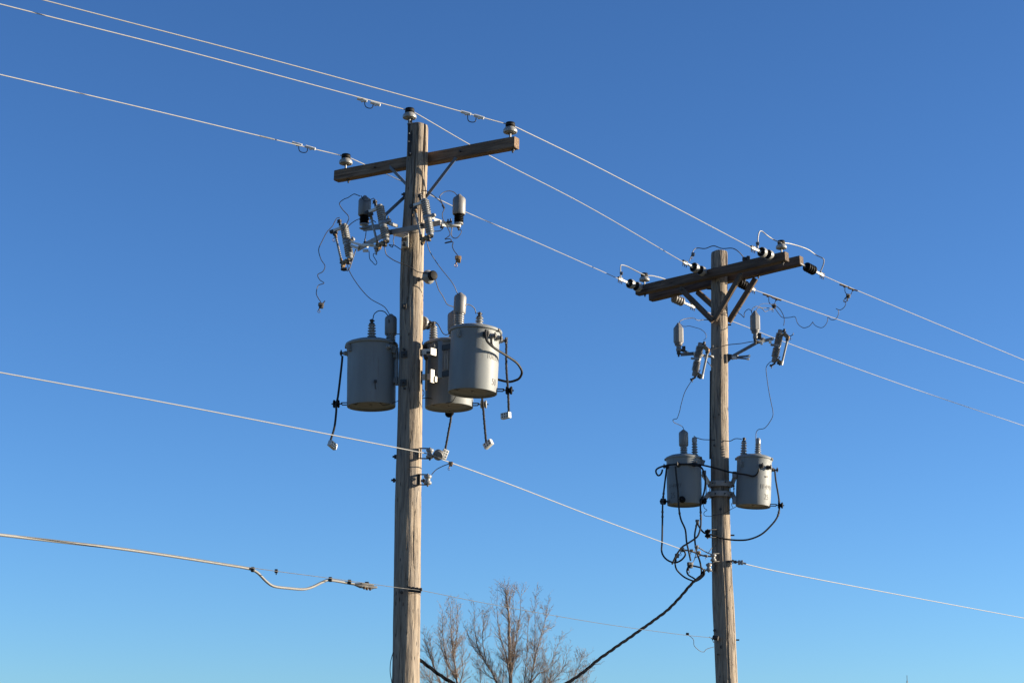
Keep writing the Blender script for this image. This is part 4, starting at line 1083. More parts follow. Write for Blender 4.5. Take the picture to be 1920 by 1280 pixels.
# cluster mount of the far pole
TM2 = thing('transformer_mount', 'pale cluster mount clasping the far pole between its two smaller transformers', 'bracket', 'transformer mounts', T3(at(1351, 915, Y2)))
for (yc, hh, nm, tl, tr) in ((909, 0.075, 'upper_collar', 888, 890), (928, 0.07, 'lower_collar', 938, 938)):
    c = at(1350, yc, Y2)
    mb = MB()
    ring = [V(-0.17, -0.07, 0), V(-0.075, -0.155, 0), V(0.075, -0.155, 0), V(0.17, -0.07, 0), V(0.075, 0.15, 0), V(-0.075, 0.15, 0)]
    for q in range(6):
        a_, b_ = c + ring[q], c + ring[(q + 1) % 6]
        mb.bar(a_, b_, hh, 0.012, 0.002)
    part(nm, mb, M_BAR, TM2, local=False)
    for sx, px, ty in ((-1, 1318, tl), (1, 1379, tr)):
        part('arm', MB().bar(c + V(0.155 * sx, -0.085, 0), at(px, ty, Y2 - 0.12), 0.062, 0.014, 0.002).bar(c + V(0.155 * sx, -0.085, 0.03), at(px, ty, Y2 - 0.10) + V(0, 0, 0.03), 0.008, 0.05, 0.002), M_LIGHT if (sx < 0 and tl < 900) else M_BAR, TM2, local=False)  # left upper arm paler: the sun on it is put into its colour
        part('pad', MB().boxat(at(px - 2 * sx, ty, Y2 - 0.10), (0.05, 0.09, 0.085), 0.004), M_COVER if sx < 0 else M_GALV, TM2, local=False)
for sx in (-1, 1):
    part('post', MB().bar(at(1350 + 19 * sx, 903, Y2 - .06), at(1350 + 19 * sx, 935, Y2 - .06), 0.035, 0.012, 0.002, (0, 1, 0)).bar(at(1350 + 26 * sx, 903, Y2 - .04), at(1350 + 26 * sx, 935, Y2 - .04), 0.02, 0.012, 0.002, (0, 1, 0)), M_LIGHT, TM2, local=False)
for x, y in ((1336, 905), (1360, 903), (1341, 925), (1359, 925), (1371, 927), (1376, 911), (1376, 916)):
    part('bolt', bolt_mb(at(x, y, Y2 - .165), (0, -1, 0), 0.012, 0.02, 0), M_DARK, TM2, local=False)

# ------------------------------------------------------------------ clevis spools
def clevis(px, py, Y, pole_px, label, mat, polename, dirx=1):
    """a bracket of two flat straps holding a spool insulator with upright axis"""
    c = at(px, py, Y)
    o = thing('clevis_insulator', label, 'insulator', 'clevis spool insulators', T3(c))
    pp = at(pole_px, py, Y + 0.06) - c
    part('clevis', MB().bar(pp + V(0, 0, 0.055), V(0.012 * dirx, 0, 0.052), 0.008, 0.04, 0.002, (0, 0, 1)).bar(pp - V(0, 0, 0.05), V(0.012 * dirx, 0, -0.052), 0.008, 0.04, 0.002, (0, 0, 1)).bar(pp + V(0.01 * dirx, 0, 0.058), pp + V(0.01 * dirx, 0, -0.054), 0.04, 0.01, 0.002, (0, 1, 0)).cyl((0, 0, -0.07), (0, 0, 0.062), 0.009, 8), M_DARK, o)
    part('spool', MB().lathe([(0, -0.046), (0.034, -0.046), (0.040, -0.038), (0.040, -0.026), (0.028, -0.012), (0.024, 0.0), (0.028, 0.012), (0.040, 0.026), (0.040, 0.038), (0.034, 0.046), (0, 0.046)], None, 22), mat, o)
    return o
clevis(806, 850, Y1 - 0.16, 787, 'grey spool insulator in the upper clevis of the near pole where the white wire turns', M_PORC, 1)
clevis(802, 899, Y1 - 0.14, 785, 'white spool insulator in the lower clevis of the near pole', M_WPORC, 1)
clevis(1327, 1000, Y2 - 0.17, 1343, 'black spool insulator on the far pole holding a black cable', M_BLACK, 2, -1)
clevis(1337.5, 1045, Y2 - 0.19, 1347, 'white spool insulator on the far pole where the white wire ends', M_WPORC, 2, -1)
clevis(1329, 1063, Y2 - 0.16, 1340, 'lowest grey spool insulator on the far pole, where the twisted cable ends', M_PORC, 2, -1)
# preformed grip beside the upper clevis
c = at(822, 852.5, Y1 - .2)
mb = MB().lathe([(0, -0.03), (0.055, -0.03), (0.062, -0.022), (0.062, -0.01), (0.05, 0.0), (0.062, 0.012), (0.060, 0.024), (0.05, 0.03), (0, 0.03)], frame(c, (-0.25, -0.75, -0.55)) @ Matrix.Scale(0.88, 4), 28)
solo('wire_reel', mb, M_COVER, 'flat grey spool clamped on the white wire just right of the near pole', 'insulator', origin=c)

# ------------------------------------------------------------------ thin jumpers, near pole
def wire(pts, Ya, Yb, label, r=0.0045, mat=M_WIRE):
    return jumper('jumper_wire', pts, r, mat, label, 'wire', GJ, 6, 6, (Ya, Yb))
wire([(674.8, 367.8), (670.6, 366), (664, 364), (657.5, 367.3), (651.9, 371), (645.3, 373.4), (637.8, 379), (636.9, 383.8), (642.5, 393), (653.8, 406), (651.9, 415.6), (645.3, 429.7), (643.9, 440), (645.3, 443.8), (655.6, 448.4), (661, 451)], Y1 - .05, Y1 + .28, 'wire curling from the left near arrester cap down across the leftmost cutout')
wire([(677, 367), (682, 375.3), (689.4, 377.2), (695, 374.4), (700.6, 372), (702.5, 375)], Y1 - .05, Y1 - .36, 'short wire from the left near arrester cap to the cutout in front of it')
o = wire([(636.9, 408), (631, 410), (626.6, 417.5), (624, 423), (619, 428.8), (612.5, 436), (604, 452), (597.5, 468), (601.7, 485.7), (609.3, 498.6), (605.2, 509), (595.9, 515), (599.4, 524.4), (607.6, 530.8), (597, 535), (593.5, 545.5), (594, 553.7), (601.7, 566.6)], Y1 + .34, Y1 + .2, 'loose kinked wire dangling at far left from the leftmost cutout')
part('clamp', clamp_mb(MB(), at(602, 571, Y1 + .2), 1.15, 0.4).cyl(at(605, 569, Y1 + .2), at(609.5, 564, Y1 + .2), 0.006, 6), M_DARK, o, local=False)
wire([(651, 426.9), (659.4, 418.4), (671.6, 411.4), (686, 410), (697, 412), (705, 417)], Y1 + .3, Y1 + .05, 'thin arc of wire passing behind the left near arrester')
wire([(686.6, 430.6), (685.6, 441.9), (683.8, 449.4)], Y1 + .0, Y1 + .2, 'short wire dropping from the left near arrester stud to the bracket')
o = wire([(667.3, 467.5), (660.3, 489), (655.6, 503), (651, 508.5)], Y1 + .3, Y1 + .3, 'short wire ending in a dark oval connector below the leftmost cutout', 0.006)
part('connector', MB().lathe([(0, -0.038), (0.015, -0.03), (0.021, 0), (0.015, 0.03), (0, 0.038)], frame(at(645, 505, Y1 + .3), (1, 0, -.05)), 12).boxat(at(649, 504, Y1 + .29), (0.02, 0.03, 0.03), 0.006), M_DARK, o, local=False)
wire([(651.5, 496), (654.5, 506.8), (665, 525.5), (680, 545.5), (695.5, 560.7), (716.6, 572.4), (724, 579), (730.5, 590)], Y1 + .32, Y1 + .08, 'long wire from the leftmost cutout down to the shaded left transformer', 0.0042)
wire([(699, 599), (701.8, 588.6), (710.5, 582.6), (720.3, 584.2), (726, 590), (728.5, 594)], Y1 + .0, Y1 + .06, 'looped wire joining the bushing and arrester of the shaded left transformer', 0.0052)
wire([(729, 598.4), (730.2, 608.3), (734.6, 618), (742.2, 625.3), (749, 626), (760, 624)], Y1 - .02, Y1 + .13, 'wire curving from the left transformer arrester to behind the near pole')
wire([(692, 470.5), (693.1, 484.5), (698, 491), (703.7, 496.3), (706.6, 491.6), (700.2, 479.8), (701, 475.5), (705.4, 475.2)], Y1 + .05, Y1 - .02, 'small hanging loop of wire under the bare bracket stud', 0.004)
wire([(720.7, 460), (722, 468), (725, 478), (737, 487), (750.6, 493.4), (769, 500.5), (783, 509.6), (799.4, 511.6), (804, 514)], Y1 - .36, Y1 - .2, 'wire sloping across the near pole to the upper sideways insulator', 0.0048)
wire([(816, 523), (819, 533), (823, 543.8), (830.5, 555.7), (836.4, 567.6), (841, 572), (848, 574.4), (855, 578)], Y1 - .14, Y1 + .2, 'kinked wire from the upper sideways insulator to the rear transformer', 0.005)
wire([(799.7, 452), (806.7, 473), (824.3, 500), (848.3, 530.5), (858, 551)], Y1 - .5, Y1 - .27, 'wire from the middle of the near pole down to the sunlit transformer arrester', 0.0042)
wire([(871.9, 573), (876.3, 570.6), (883.8, 573), (890, 578.8), (892.5, 588)], Y1 - .3, Y1 - .18, 'short arc of wire between arrester and bushing on the sunlit transformer', 0.0052)
wire([(806, 602), (810.6, 603.8), (816.3, 603.8), (822.5, 610), (830, 623.8), (836.3, 627.5), (842.5, 625), (850, 618)], Y1 + .2, Y1 + .25, 'wire drooping from the lower sideways insulator to behind the sunlit transformer', 0.005)
wire([(809, 604), (811, 608), (812.5, 613)], Y1 + .2, Y1 + .1, 'short thick lead from the lower sideways insulator to the rear transformer bushing', 0.007)
o = wire([(789, 363.5), (791.5, 359.4), (796, 357.6), (803.2, 360), (813.7, 367.6), (827.8, 380.5), (833, 390.4), (829.5, 400.4), (830.7, 411), (837, 422.6), (843.6, 436.7), (841.9, 442.6), (834.2, 448.4), (843, 447.8), (846.5, 452), (837, 454.3), (834.8, 456), (848.9, 453.7), (848.3, 461.3), (851.2, 469.5), (858.3, 478.9)], Y1 - .52, Y1 - .42, 'loose kinked wire right of the near pole ending in a hanging brown clamp', 0.0048)
part('clamp', clamp_mb(MB(), at(859, 483.5, Y1 - .42), 1.25, 0.3).boxat(at(861, 489, Y1 - .42), (0.03, 0.04, 0.04), 0.008), M_BRONZE, o, local=False)
part('dark_sleeve', MB().tube([at(829.5, 384, Y1 - .49), at(833.2, 391, Y1 - .49)], 0.011, 8), M_DARK, o, local=False)
wire([(857, 366.4), (851.2, 360.5), (841.9, 358.2), (832.5, 360.5), (826, 366), (824.3, 370), (827.8, 378), (832.5, 388)], Y1 - .3, Y1 - .48, 'wire arching from the right near arrester cap to the loose kinked wire')
wire([(859.4, 431), (864.7, 432), (864, 437.9), (858.3, 445), (852.4, 446.7), (847, 442.6), (846.5, 434.4), (848.3, 425)], Y1 - .32, Y1 - .36, 'round loop of wire hanging under the right near arrester')
wire([(808, 433.4), (815, 433.6), (823, 433.2), (829, 430), (832.5, 424.2)], Y1 - .2, Y1 - .42, 'short wire curving under the front bar right of the near pole')
wire([(741, 437.9), (737.6, 449.6), (738.2, 459), (733, 459.5), (729.4, 459), (735.2, 463.6), (738.5, 459.5), (750.5, 467), (757, 469)], Y1 - .2, Y1 - .13, 'knotted wire end beside the pale mounting plate of the near pole')
wire([(758.7, 437.9), (770.4, 437.3), (785.6, 435)], Y1 - .2, Y1 - .38, 'short wire lying along the front bar across the near pole', 0.0036)
wire([(703, 716), (704.9, 729.3), (709, 749.2), (717.2, 758.6), (727.7, 758), (745.9, 751.6), (760, 748), (775, 749)], Y1 - .12, Y1 + .14, 'thin wire drooping across the bottom of the shaded left transformer', 0.0038)
wire([(778, 748), (790.6, 746.4), (806.6, 746.4), (823.8, 752.4), (835.8, 755), (847.7, 752.4), (854.4, 743)], Y1 + .14, Y1 - .06, 'thin wire drooping across the bottom of the rear transformer', 0.0042)
wire([(788, 730), (793, 731), (795, 735.5), (794, 741), (789, 744)], Y1 + .1, Y1 + .12, 'tiny curl of wire at the right edge of the near pole below the mount', 0.0038)
part('ground_lug', MB().boxat((0, 0, 0), (0.03, 0.02, 0.03), 0.004), M_DARK, TA, M=T3(at(704, 714.5, Y1 - .11)))

# ------------------------------------------------------------------ heavy secondary leads with terminal blocks
def block(parent, c, M3):
    bk = part('terminal_block', MB().box((0.105, 0.045, 0.062), None, 0.004), M_BLOCK, parent, M=M3)
    mb = MB()
    for i in range(3):
        for j in range(2):
            mb.cyl((-0.028 + i * 0.03, -0.0215, -0.014 + j * 0.028), (-0.028 + i * 0.03, -0.0240, -0.014 + j * 0.028), 0.0078, 10)
    part('holes', mb, M_INK, bk, M=M3)
def lead(pts, Ya, Yb, label, blk=None, twist=True, r=0.0115):
    N = len(pts) - 1
    P = cr([at(p[0], p[1], Ya + (Yb - Ya) * i / N) for i, p in enumerate(pts)], 8)
    mb = MB().tube(P, r, 8)
    o = solo('secondary_lead', mb, M_RUBBER, label, 'cable', 'black secondary leads', origin=P[0])
    if twist:
        # tape lashed in a spiral
        sp = []
        s = 0
        for i, p in enumerate(P):
            if i: s += (p - P[i - 1]).length
            if i < len(P) - 1:
                for k in range(4):
                    f = k / 4
                    q = p.lerp(P[i + 1], f)
                    t = (P[i + 1] - p)
                    M = frame(q, t, (1, 0, 0))
                    an = (s + t.length * f) * 2 * math.pi / 0.05
                    sp.append(M @ V((r + 0.001) * math.cos(an), (r + 0.001) * math.sin(an), 0))
        part('lashing', MB().tube(sp, 0.0026, 4), M_DARK, o, local=False)
    if blk:
        block(o, blk[0], blk[1])
    return o
def blkM(px, py, Y, rx, ry, rz):
    return T3(at(px, py, Y)) @ Matrix.Rotation(RAD(rz), 4, 'Z') @ Matrix.Rotation(RAD(ry), 4, 'Y') @ Matrix.Rotation(RAD(rx), 4, 'X')
lead([(642, 667), (641, 680), (637.7, 710), (633.4, 744.5), (629.9, 758.6), (630.5, 770), (627, 800.8), (619.3, 827)], Y1 + .12, Y1 + .1, 'black lead with a lit white block, hanging left of the shaded transformer', (0, blkM(623.5, 834, Y1 + .08, 0, 22, 52)), False)
lead([(842, 776), (845.7, 781.6), (841, 809.5), (834.5, 845)], Y1 + .62, Y1 + .58, 'black lead hanging from under the rear transformer, ending beside the upper clevis', (0, blkM(833.5, 851.5, Y1 + .58, 0, -70, 20)))
lead([(904, 745), (906, 764.4), (908, 789.6), (911.5, 829)], Y1 + .19, Y1 + .2, 'black lead with a tilted grey block, below the rear transformer', (0, blkM(915.5, 832.5, Y1 + .2, 0, -30, -38)))
lead([(950, 632.5), (949.4, 652.5), (949.5, 690), (952.7, 733.8), (954, 774)], Y1 - .29, Y1 - .29, 'black lead with a level grey block, right of the sunlit transformer', (0, blkM(948.5, 779, Y1 - .29, 0, -4, -38)))
lead([(921, 634), (921.5, 643.8), (923.8, 649), (928, 653)], Y1 - .57, Y1 - .54, 'stub of black cable joining the bowed cable on the sunlit transformer', None, False, 0.012)
part('ring_guard', MB().ring((0, 0, 0), (0, 1, 0), 0.034, 0.010, 18), M_BLACK, TB, M=T3(at(842, 775, Y1 + .6)))

# ------------------------------------------------------------------ far pole cables
def cab(pts, Ya, Yb, label, r=0.0118, name='secondary_lead', lash=None):
    N = len(pts) - 1
    P = cr([at(p[0], p[1], p[2] if len(p) > 2 else Ya + (Yb - Ya) * i / N) for i, p in enumerate(pts)], 7)
    o = solo(name, MB().tube(P, r, 8), M_RUBBER, label, 'cable', 'black secondary leads', origin=P[0])
    if lash:
        for y in lash:
            q = min(P, key=lambda p: abs(px_of(p)[1] - y))
            i = P.index(q)
            t = (P[min(i + 1, len(P) - 1)] - P[max(0, i - 1)]).normalized()
            part('lashing', MB().cyl(q - t * 0.012, q + t * 0.012, r + 0.004, 8), M_DARK, o, local=False)
    return o
YD, YE = Y2 - 0.05, Y2 - 0.08
cab([(911, 618, Y1 - .60), (910.6, 627.5, Y1 - .605), (913.8, 640, Y1 - .60), (927.5, 652.5, Y1 - .55), (948.8, 666, Y1 - .40), (967.5, 678.8, Y1 - .27), (976, 690, Y1 - .20), (978.5, 699, Y1 - .16), (974, 708.5, Y1 - .13), (966, 713, Y1 - .11), (953, 715.5, Y1 - .09), (932, 711, Y1 - .07)], 0, 0, 'thick black cable bowing out to the right of the sunlit transformer', 0.0125)
cab([(1242, 880), (1241, 884.7), (1238, 889.7), (1233.6, 890.8), (1230, 884.7), (1232, 878.6), (1245.3, 873), (1267.6, 870), (1296, 870), (1316.4, 871.5), (1344.8, 878), (1365.4, 884), (1383.7, 887.2), (1401, 889.8), (1411, 892.3), (1418, 889.8), (1421.8, 883.7), (1422.3, 877.6)], YD - .18, YE - .30, 'black cable crossing the far pole from one smaller transformer to the other')
cab([(1250, 875), (1248.9, 885.7), (1245.8, 911), (1243.3, 934.4), (1242.3, 951.7), (1242, 982), (1241.4, 1014.7), (1240.9, 1034.4), (1249, 1047.5), (1263.3, 1054), (1275.3, 1050.8), (1284, 1042), (1284.6, 1035.5), (1279.7, 1029)], YD - .18, Y2 - .3, 'leftmost black cable, dropping past the far left transformer into a wide loop', lash=(925, 930, 937, 943, 960, 966))
cab([(1266.6, 873.5), (1268, 890.8), (1271.2, 921.2), (1272.2, 941.5), (1274.2, 961.8), (1277.5, 975.3), (1285, 992.8), (1287.3, 1014.7), (1290.6, 1030), (1295, 1050.8)], YD - .30, Y2 - .32, 'black cable falling down the middle of the far left transformer', lash=(925, 932, 938, 962))
cab([(1298, 872), (1311.3, 873.5), (1318.4, 881.6), (1322.5, 901), (1320.4, 921.2), (1315.4, 936.4), (1313.3, 946.6), (1313.8, 961.8), (1314.2, 972), (1313.6, 987.3), (1309.2, 1002.7), (1301.6, 1010.3), (1287.3, 1019.6), (1279.7, 1024.5), (1271, 1035.5), (1266.6, 1043), (1260, 1057.3)], YD - .28, Y2 - .34, 'black cable bowing between the far left transformer and the far pole', lash=(960, 966, 972))
o = cab([(1324, 999.8), (1320, 998), (1315.8, 994), (1311, 987), (1307.5, 980), (1306, 984), (1302.7, 1001.6), (1303.7, 1021), (1307, 1036.6), (1312.5, 1053), (1315.2, 1069.4), (1314.7, 1078)], Y2 - .2, Y2 - .22, 'black cable from the black spool rising to a pointed bend then dropping')
part('clamp', clamp_mb(MB(), at(1307.5, 976, Y2 - .21), 1.0, 0.2), M_STRAP, o, local=False)
cab([(1269, 1040), (1266, 1054), (1267.7, 1065), (1274.2, 1073.7), (1285.2, 1082.5), (1300.5, 1088.5), (1306, 1086)], Y2 - .34, Y2 - .2, 'lowest black cable curve joining the twisted cable at the far pole', 0.011)
o = cab([(1290.6, 1061), (1288, 1069.4), (1290.6, 1077), (1299.4, 1082.5), (1306, 1087)], Y2 - .33, Y2 - .2, 'short black cable curve under a dark connector by the far pole', 0.011)
part('clamp', clamp_mb(MB(), at(1294, 1057, Y2 - .33), 1.5, 0.5), M_DARK, o, local=False)
cab([(1299, 1060), (1313.6, 1063.4), (1318, 1066), (1320.2, 1070), (1320.2, 1077), (1312.5, 1084.7), (1305, 1089)], Y2 - .33, Y2 - .2, 'black cable tail bending over into the top of the twisted cable', 0.011)
cab([(1452.7, 880.6), (1454.8, 901), (1459.9, 931.4), (1461.4, 946.7), (1460.9, 956.8), (1457.8, 968), (1449, 981), (1429.3, 1000), (1406.8, 1010), (1384.3, 1012.2), (1356.2, 1009.4), (1340, 1004), (1331, 1001)], YE, Y2 - .24, 'black cable sweeping from the far right transformer down around to the far pole', lash=(960, 964, 940))
# clamps and tails where the neutral ends on the far pole
ND = thing('wire_grip', 'cluster of pale clamps gripping the white wire left of the far pole', 'clamp', None, T3(at(1300, 1037, Y2 - .25)))
part('guy_grip', MB().tube(cr([at(1280, 1030, Y2 - .25), at(1297, 1033, Y2 - .23), at(1318, 1041, Y2 - .2), at(1334, 1042.5, Y2 - .22)], 6), 0.011, 8).tube(cr([at(1304, 1023, Y2 - .22), at(1315, 1029, Y2 - .21), at(1325, 1035, Y2 - .2), at(1337, 1039.5, Y2 - .22)], 6), 0.008, 8), M_ALU, ND, local=False)
for x, y, s, m in ((1278.5, 1028.5, 1.15, M_PORC), (1269.5, 1040, 1.1, M_STRAP), (1296.5, 1031, 0.8, M_BRONZE), (1310.5, 1034.5, 0.8, M_BRONZE), (1306, 1024, 1.0, M_STRAP), (1324.5, 1041, 0.7, M_STRAP)):
    part('clamp', clamp_mb(MB(), at(x, y, Y2 - .26), s, 0.3), m, ND, local=False)
part('tail_wire', MB().tube(cr([at(1302, 1045, Y2 - .25), at(1312, 1041.5, Y2 - .24), at(1322, 1040, Y2 - .22)], 5), 0.006, 6).tube(cr([at(1305, 1037, Y2 - .25), at(1303, 1046, Y2 - .25), at(1299, 1055, Y2 - .3)], 5), 0.005, 6).tube(cr([at(1335, 1026, Y2 - .18), at(1331, 1032, Y2 - .2), at(1327, 1037, Y2 - .2)], 5), 0.005, 6), M_WIRE, ND, local=False)

# thin wires of the far pole
wire([(1301, 817), (1305.6, 820), (1317, 823.4), (1330, 824.1), (1350.7, 824.7), (1367.5, 826.6), (1378.8, 822), (1391, 822.8)], Y2 - .05, Y2 - .15, 'wire across the far pole joining the bushings of its two transformers', 0.0052).location.y += 0
wire([(1282, 805), (1279.4, 799.4), (1270, 794.5), (1264.4, 792), (1261.6, 787.2), (1266, 785), (1270, 783.4), (1274.7, 769.4), (1276.6, 760), (1284, 735), (1295, 716), (1298.5, 708)], Y2 - .1, Y2 - .6, 'wire from the left dark cutout down to the far left transformer')
wire([(1417, 826), (1417.5, 815), (1418, 810.6), (1422, 805), (1435, 801.3), (1448, 782.5), (1449, 769.4), (1447, 760), (1442, 735), (1438, 708), (1436.6, 689), (1442, 680.3), (1447, 677)], Y2 - .15, Y2 - .25, 'wire from the right dark cutout down to the far right transformer')
wire([(1318.4, 942.5), (1320.4, 951.7), (1325.5, 955.7), (1320.4, 959.8), (1321, 966), (1331.6, 967.5), (1340, 965), (1355, 962.4), (1373.5, 952.7), (1380, 949.7)], Y2 - .16, Y2 - .18, 'thin wire crossing the far pole just below its two transformers', 0.0042)
wire([(1371.5, 942.6), (1372, 947), (1374, 950.5)], Y2 - .15, Y2 - .17, 'tiny wire dropping from the far right mount arm', 0.0038)
wire([(1274.6, 606.5), (1275.2, 601.7), (1285.2, 597.5), (1300.4, 596.4), (1308.6, 600.5), (1320.3, 599.3), (1335, 600)], Y2 - .62, Y2 - .15, 'wire from the far left arrester cap to the foot of the wooden braces', 0.0052)
wire([(1276, 607), (1280, 611), (1285, 612), (1292, 611), (1304, 614), (1314.5, 617.5), (1322.7, 625), (1323.9, 633), (1319.2, 638)], Y2 - .62, Y2 - .56, 'wire arching from the far left arrester to the top of the left dark cutout', 0.004)
wire([(1327, 657), (1339, 653.8), (1347.5, 651.3), (1365, 646.3), (1390, 643.8), (1405, 641), (1414, 640)], Y2 - .5, Y2 - .4, 'wire crossing the far pole between its two dark cutouts', 0.0052)
wire([(1315.6, 662.6), (1321.5, 672), (1328, 680), (1335, 688)], Y2 - .5, Y2 - .13, 'short wire slanting from the left dark cutout to the far pole', 0.0052)
wire([(1383.5, 586), (1390, 590), (1395, 595), (1396, 586), (1402.7, 579.7), (1408, 582), (1409.8, 588)], Y2 - .1, Y2 - .4, 'kinked wire between the rear wooden brace and the far right arrester', 0.005)
wire([(1409.2, 586), (1411.4, 578), (1419, 574.2), (1427.8, 577.5), (1434.4, 584), (1441, 581.3), (1449.7, 578.6)], Y2 - .4, Y2 + .2, 'looping wire from the far right arrester to the hanging line clamp', 0.005)
wire([(1417, 584), (1421.2, 578), (1432.2, 577), (1447.5, 578)], Y2 - .4, Y2 + .2, 'nearly level wire from the far right arrester cap to the hanging line clamp', 0.005)
wire([(1419, 580), (1424, 573), (1430, 569.3), (1441, 569.3), (1449.7, 571)], Y2 - .4, Y2 + .3, 'faint upper arc of wire above the far right arrester', 0.003)
o = wire([(1451, 572), (1458, 575.5), (1464, 582), (1469.4, 592.8), (1470.5, 601), (1469.5, 610)], Y2 + .5, Y2 - .2, 'wire from the line clamp down to the top of the right dark cutout', 0.005)
part('clamp', clamp_mb(MB(), at(1451, 572.5, Y2 + .5), 1.2, 0.3), M_DARK, o, local=False)
o = wire([(1453, 578), (1460.6, 588.4), (1467.2, 595), (1480.3, 595), (1489, 593.4), (1492, 596), (1495, 605), (1500, 611), (1507.5, 614.5), (1517.5, 611.3), (1523.8, 603.8), (1525, 606), (1530, 611), (1540, 614.3), (1547, 610), (1551.5, 602), (1552.5, 594.5), (1557.5, 598.8), (1563, 599.5), (1568.5, 596.5), (1572.5, 588), (1571.5, 581), (1567.5, 578.5), (1573.8, 581), (1580, 578.5), (1585, 572.5), (1585.5, 566), (1581.5, 562.5), (1583, 566.5), (1588.5, 563.8), (1590.8, 556)], Y2 + .45, Y2 + .15, 'long wire of scalloped coils hanging between the middle and upper right lines', 0.0045)
part('clamp', clamp_mb(MB(), at(1590.5, 553.5, Y2 + .15), 1.1, 0.4).cyl(at(1589, 555, Y2 + .15), at(1583.5, 561, Y2 + .15), 0.009, 6), M_DARK, o, local=False)

# ------------------------------------------------------------------ bare trees
def bare_tree(label, limbs, Y, seed, base_px):
    rnd = random.Random(seed)
    trunk, crown = MB(), MB()
    def twig(p, d, L, r, lvl):
        n = max(2, int(L / 0.14))
        pts, cur, dd = [p], p.copy(), d.normalized()
        for i in range(n):
            dd = (dd + V(rnd.gauss(0, .17), rnd.gauss(0, .17), rnd.gauss(0, .11) + 0.10)).normalized()
            cur = cur + dd * L / n
            pts.append(cur.copy())
        rad = [max(0.0034, r * (1 - 0.75 * i / n)) for i in range(n + 1)]
        (crown if lvl else trunk).tube(pts, rad, 3)
        if lvl < 3 and L > 0.16:
            k = int(L * (7.5 if lvl == 1 else 6.5)) + 1
            for _ in range(k):
                t = rnd.uniform(0.12, 1.0)
                i = min(n - 1, int(t * n))
                q = pts[i].lerp(pts[i + 1], t * n - i)
                ax = (pts[i + 1] - pts[i]).normalized()
                side = V(rnd.gauss(0, 1), rnd.gauss(0, 1), rnd.gauss(0, .4))
                side = (side - ax * side.dot(ax)).normalized()
                nd = ax * math.cos(RAD(38)) + side * math.sin(RAD(rnd.uniform(18, 42)))
                twig(q, nd, L * rnd.uniform(0.22, 0.5) * (1.1 - 0.5 * t), rad[i] * 0.6, lvl + 1)
    base = None
    for pts, r0, yo in limbs:
        N = len(pts) - 1
        P = cr([at(x, y + 9, Y + yo * (i / max(1, N))) for i, (x, y) in enumerate(pts)], 7)
        P = [p + V(rnd.gauss(0, .012), rnd.gauss(0, .03), 0) if 0 < i else p for i, p in enumerate(P)]
        n = len(P)
        rad = [max(0.007, r0 * 0.60 * (1 - 0.96 * (i / n) ** 0.6)) for i in range(n)]
        trunk.tube(P, rad, 8)
        Lt = sum((P[i + 1] - P[i]).length for i in range(n - 1))
        k = int(Lt * 11)
        for _ in range(k):
            t = rnd.uniform(0.10, 1.0)
            i = min(n - 2, int(t * (n - 1)))
            q = P[i].lerp(P[i + 1], t * (n - 1) - i)
            if q.z < 4.0:
                continue
            ax = (P[i + 1] - P[i]).normalized()
            side = V(rnd.gauss(0, 1), rnd.gauss(0, 1), rnd.gauss(0, .3))
            side = (side - ax * side.dot(ax)).normalized()
            nd = ax * math.cos(RAD(35)) + side * math.sin(RAD(rnd.uniform(22, 40)))
            twig(q, nd, rnd.uniform(0.4, 1.2) * (1.2 - 0.58 * t) * min(1.0, max(0.6, Lt / 3.0)), min(0.012, rad[i] * 0.35 + 0.002), 1)
    g = at(base_px[0], base_px[1], Y)
    o = thing('bare_tree', label, 'tree', 'leafless trees behind the poles', T3(V(g.x, Y, 0)))
    part('trunk', trunk, M_BARK, o, local=False, smooth=60)
    part('crown', crown, M_TWIG, o, local=False, smooth=60)
TY = 88.0
def zg(x):      # photo row of the ground below column x at the trees' distance
    return 1512 + 55
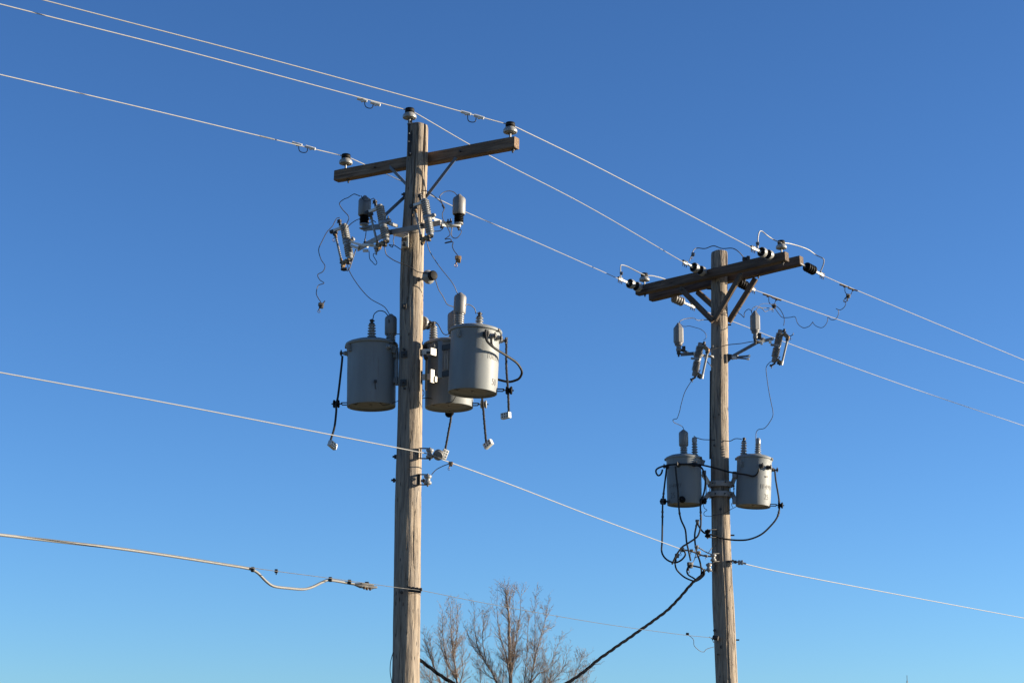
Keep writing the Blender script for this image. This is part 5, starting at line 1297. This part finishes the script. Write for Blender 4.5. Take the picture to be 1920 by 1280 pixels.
bare_tree('tallest leafless tree between the two poles with a dense crown of fine twigs', [
    ([(958, 1580), (958, 1450), (957, 1280), (955, 1200), (954, 1150), (950, 1112), (948, 1094)], 0.30, 0.0),
    ([(957, 1290), (962, 1230), (970, 1180), (976, 1130), (978, 1097)], 0.10, 0.8),
    ([(957, 1270), (950, 1225), (938, 1180), (932, 1140), (933, 1102)], 0.09, -0.8),
    ([(956, 1245), (962, 1200), (964, 1150), (961, 1098)], 0.08, 1.2),
    ([(958, 1400), (975, 1330), (991, 1280), (1000, 1240), (1003, 1200), (1003, 1150), (1003, 1106)], 0.13, 0.6),
    ([(1000, 1240), (1012, 1190), (1022, 1155), (1029, 1118)], 0.06, 1.4),
    ([(958, 1420), (945, 1310), (926, 1258), (910, 1232), (897, 1205), (890, 1170), (888, 1118)], 0.14, -0.5),
    ([(910, 1232), (905, 1190), (906, 1160), (912, 1135)], 0.06, -1.4),
    ([(905, 1222), (888, 1205), (877, 1180), (870, 1162)], 0.05, 0.8),
    ([(995, 1270), (1012, 1252), (1028, 1245), (1040, 1215), (1050, 1190)], 0.07, 1.5),
    ([(930, 1266), (912, 1255), (895, 1240), (884, 1225)], 0.05, 1.3),
    ([(958, 1380), (985, 1320), (1010, 1290), (1040, 1262), (1058, 1240), (1064, 1215)], 0.09, -1.2),
    ([(958, 1360), (980, 1300), (984, 1260), (988, 1215), (990, 1170), (992, 1140)], 0.08, -1.6),
    ([(957, 1330), (943, 1280), (944, 1240), (941, 1205)], 0.07, 1.8),
    ([(958, 1430), (1000, 1350), (1040, 1302), (1070, 1272), (1084, 1240), (1092, 1222)], 0.08, 0.9),
    ([(1040, 1302), (1075, 1292), (1100, 1268), (1108, 1248)], 0.05, 1.6),
    ([(958, 1410), (920, 1330), (904, 1290), (900, 1255), (896, 1228)], 0.07, 1.6),
    ([(1000, 1350), (1020, 1300), (1030, 1268), (1034, 1240), (1040, 1210)], 0.06, -0.9),
    ([(1040, 1310), (1066, 1284), (1086, 1262), (1098, 1246), (1112, 1236)], 0.05, 0.6),
    ([(975, 1320), (1012, 1288), (1022, 1262), (1016, 1235), (1018, 1205)], 0.06, 0.9),
], TY, 21, (958, 1567))
bare_tree('smaller leafless tree just right of the near pole', [
    ([(852, 1580), (853, 1420), (857, 1290), (855, 1250), (850, 1220), (846, 1180), (845, 1120)], 0.19, 0.0),
    ([(855, 1262), (840, 1235), (832, 1195), (829, 1160), (830, 1132)], 0.08, -0.7),
    ([(857, 1300), (841, 1268), (837, 1235), (838, 1205)], 0.07, 0.9),
    ([(850, 1225), (856, 1185), (858, 1150), (857, 1122)], 0.06, 0.8),
    ([(855, 1310), (826, 1270), (810, 1230), (800, 1200), (794, 1178)], 0.09, -0.5),
    ([(812, 1240), (808, 1210), (806, 1186)], 0.05, 0.9),
    ([(857, 1290), (868, 1250), (866, 1215), (868, 1185)], 0.06, -1.0),
    ([(855, 1330), (824, 1290), (806, 1262), (792, 1245)], 0.07, 0.9),
    ([(854, 1380), (830, 1310), (815, 1280), (802, 1265), (790, 1258)], 0.06, -1.2),
    ([(835, 1225), (826, 1195), (822, 1165)], 0.05, -1.1),
], TY - 6, 5, (852, 1567))

# ------------------------------------------------------------------ distant radio mast
def mast():
    Yd = 420.0
    tip = at(1700.5, 1265, Yd)
    M = T3(V(tip.x, Yd, 0))
    o = thing('radio_mast', 'tiny lattice mast tip at the bottom edge, far off on the right', 'mast', None, M)
    hgt = tip.z - 1.2
    mb = MB()
    c = [V(0.14 * math.cos(a), 0.14 * math.sin(a), 0) for a in (0.5, 2.6, 4.7)]
    for q in c:
        mb.tube([q, q + V(0, 0, hgt)], 0.045, 5)
    k = 0
    z = 0.0
    while z < hgt - 0.5:
        for q in range(3):
            mb.tube([c[q] + V(0, 0, z), c[(q + 1) % 3] + V(0, 0, z + 0.5)], 0.03, 4)
        z += 0.5
    part('lattice', mb, M_STRAP, o)
    part('antenna', MB().cyl((0, 0, hgt - 0.1), (0, 0, hgt + 1.2), 0.06, 8), M_DARK, o)
mast()
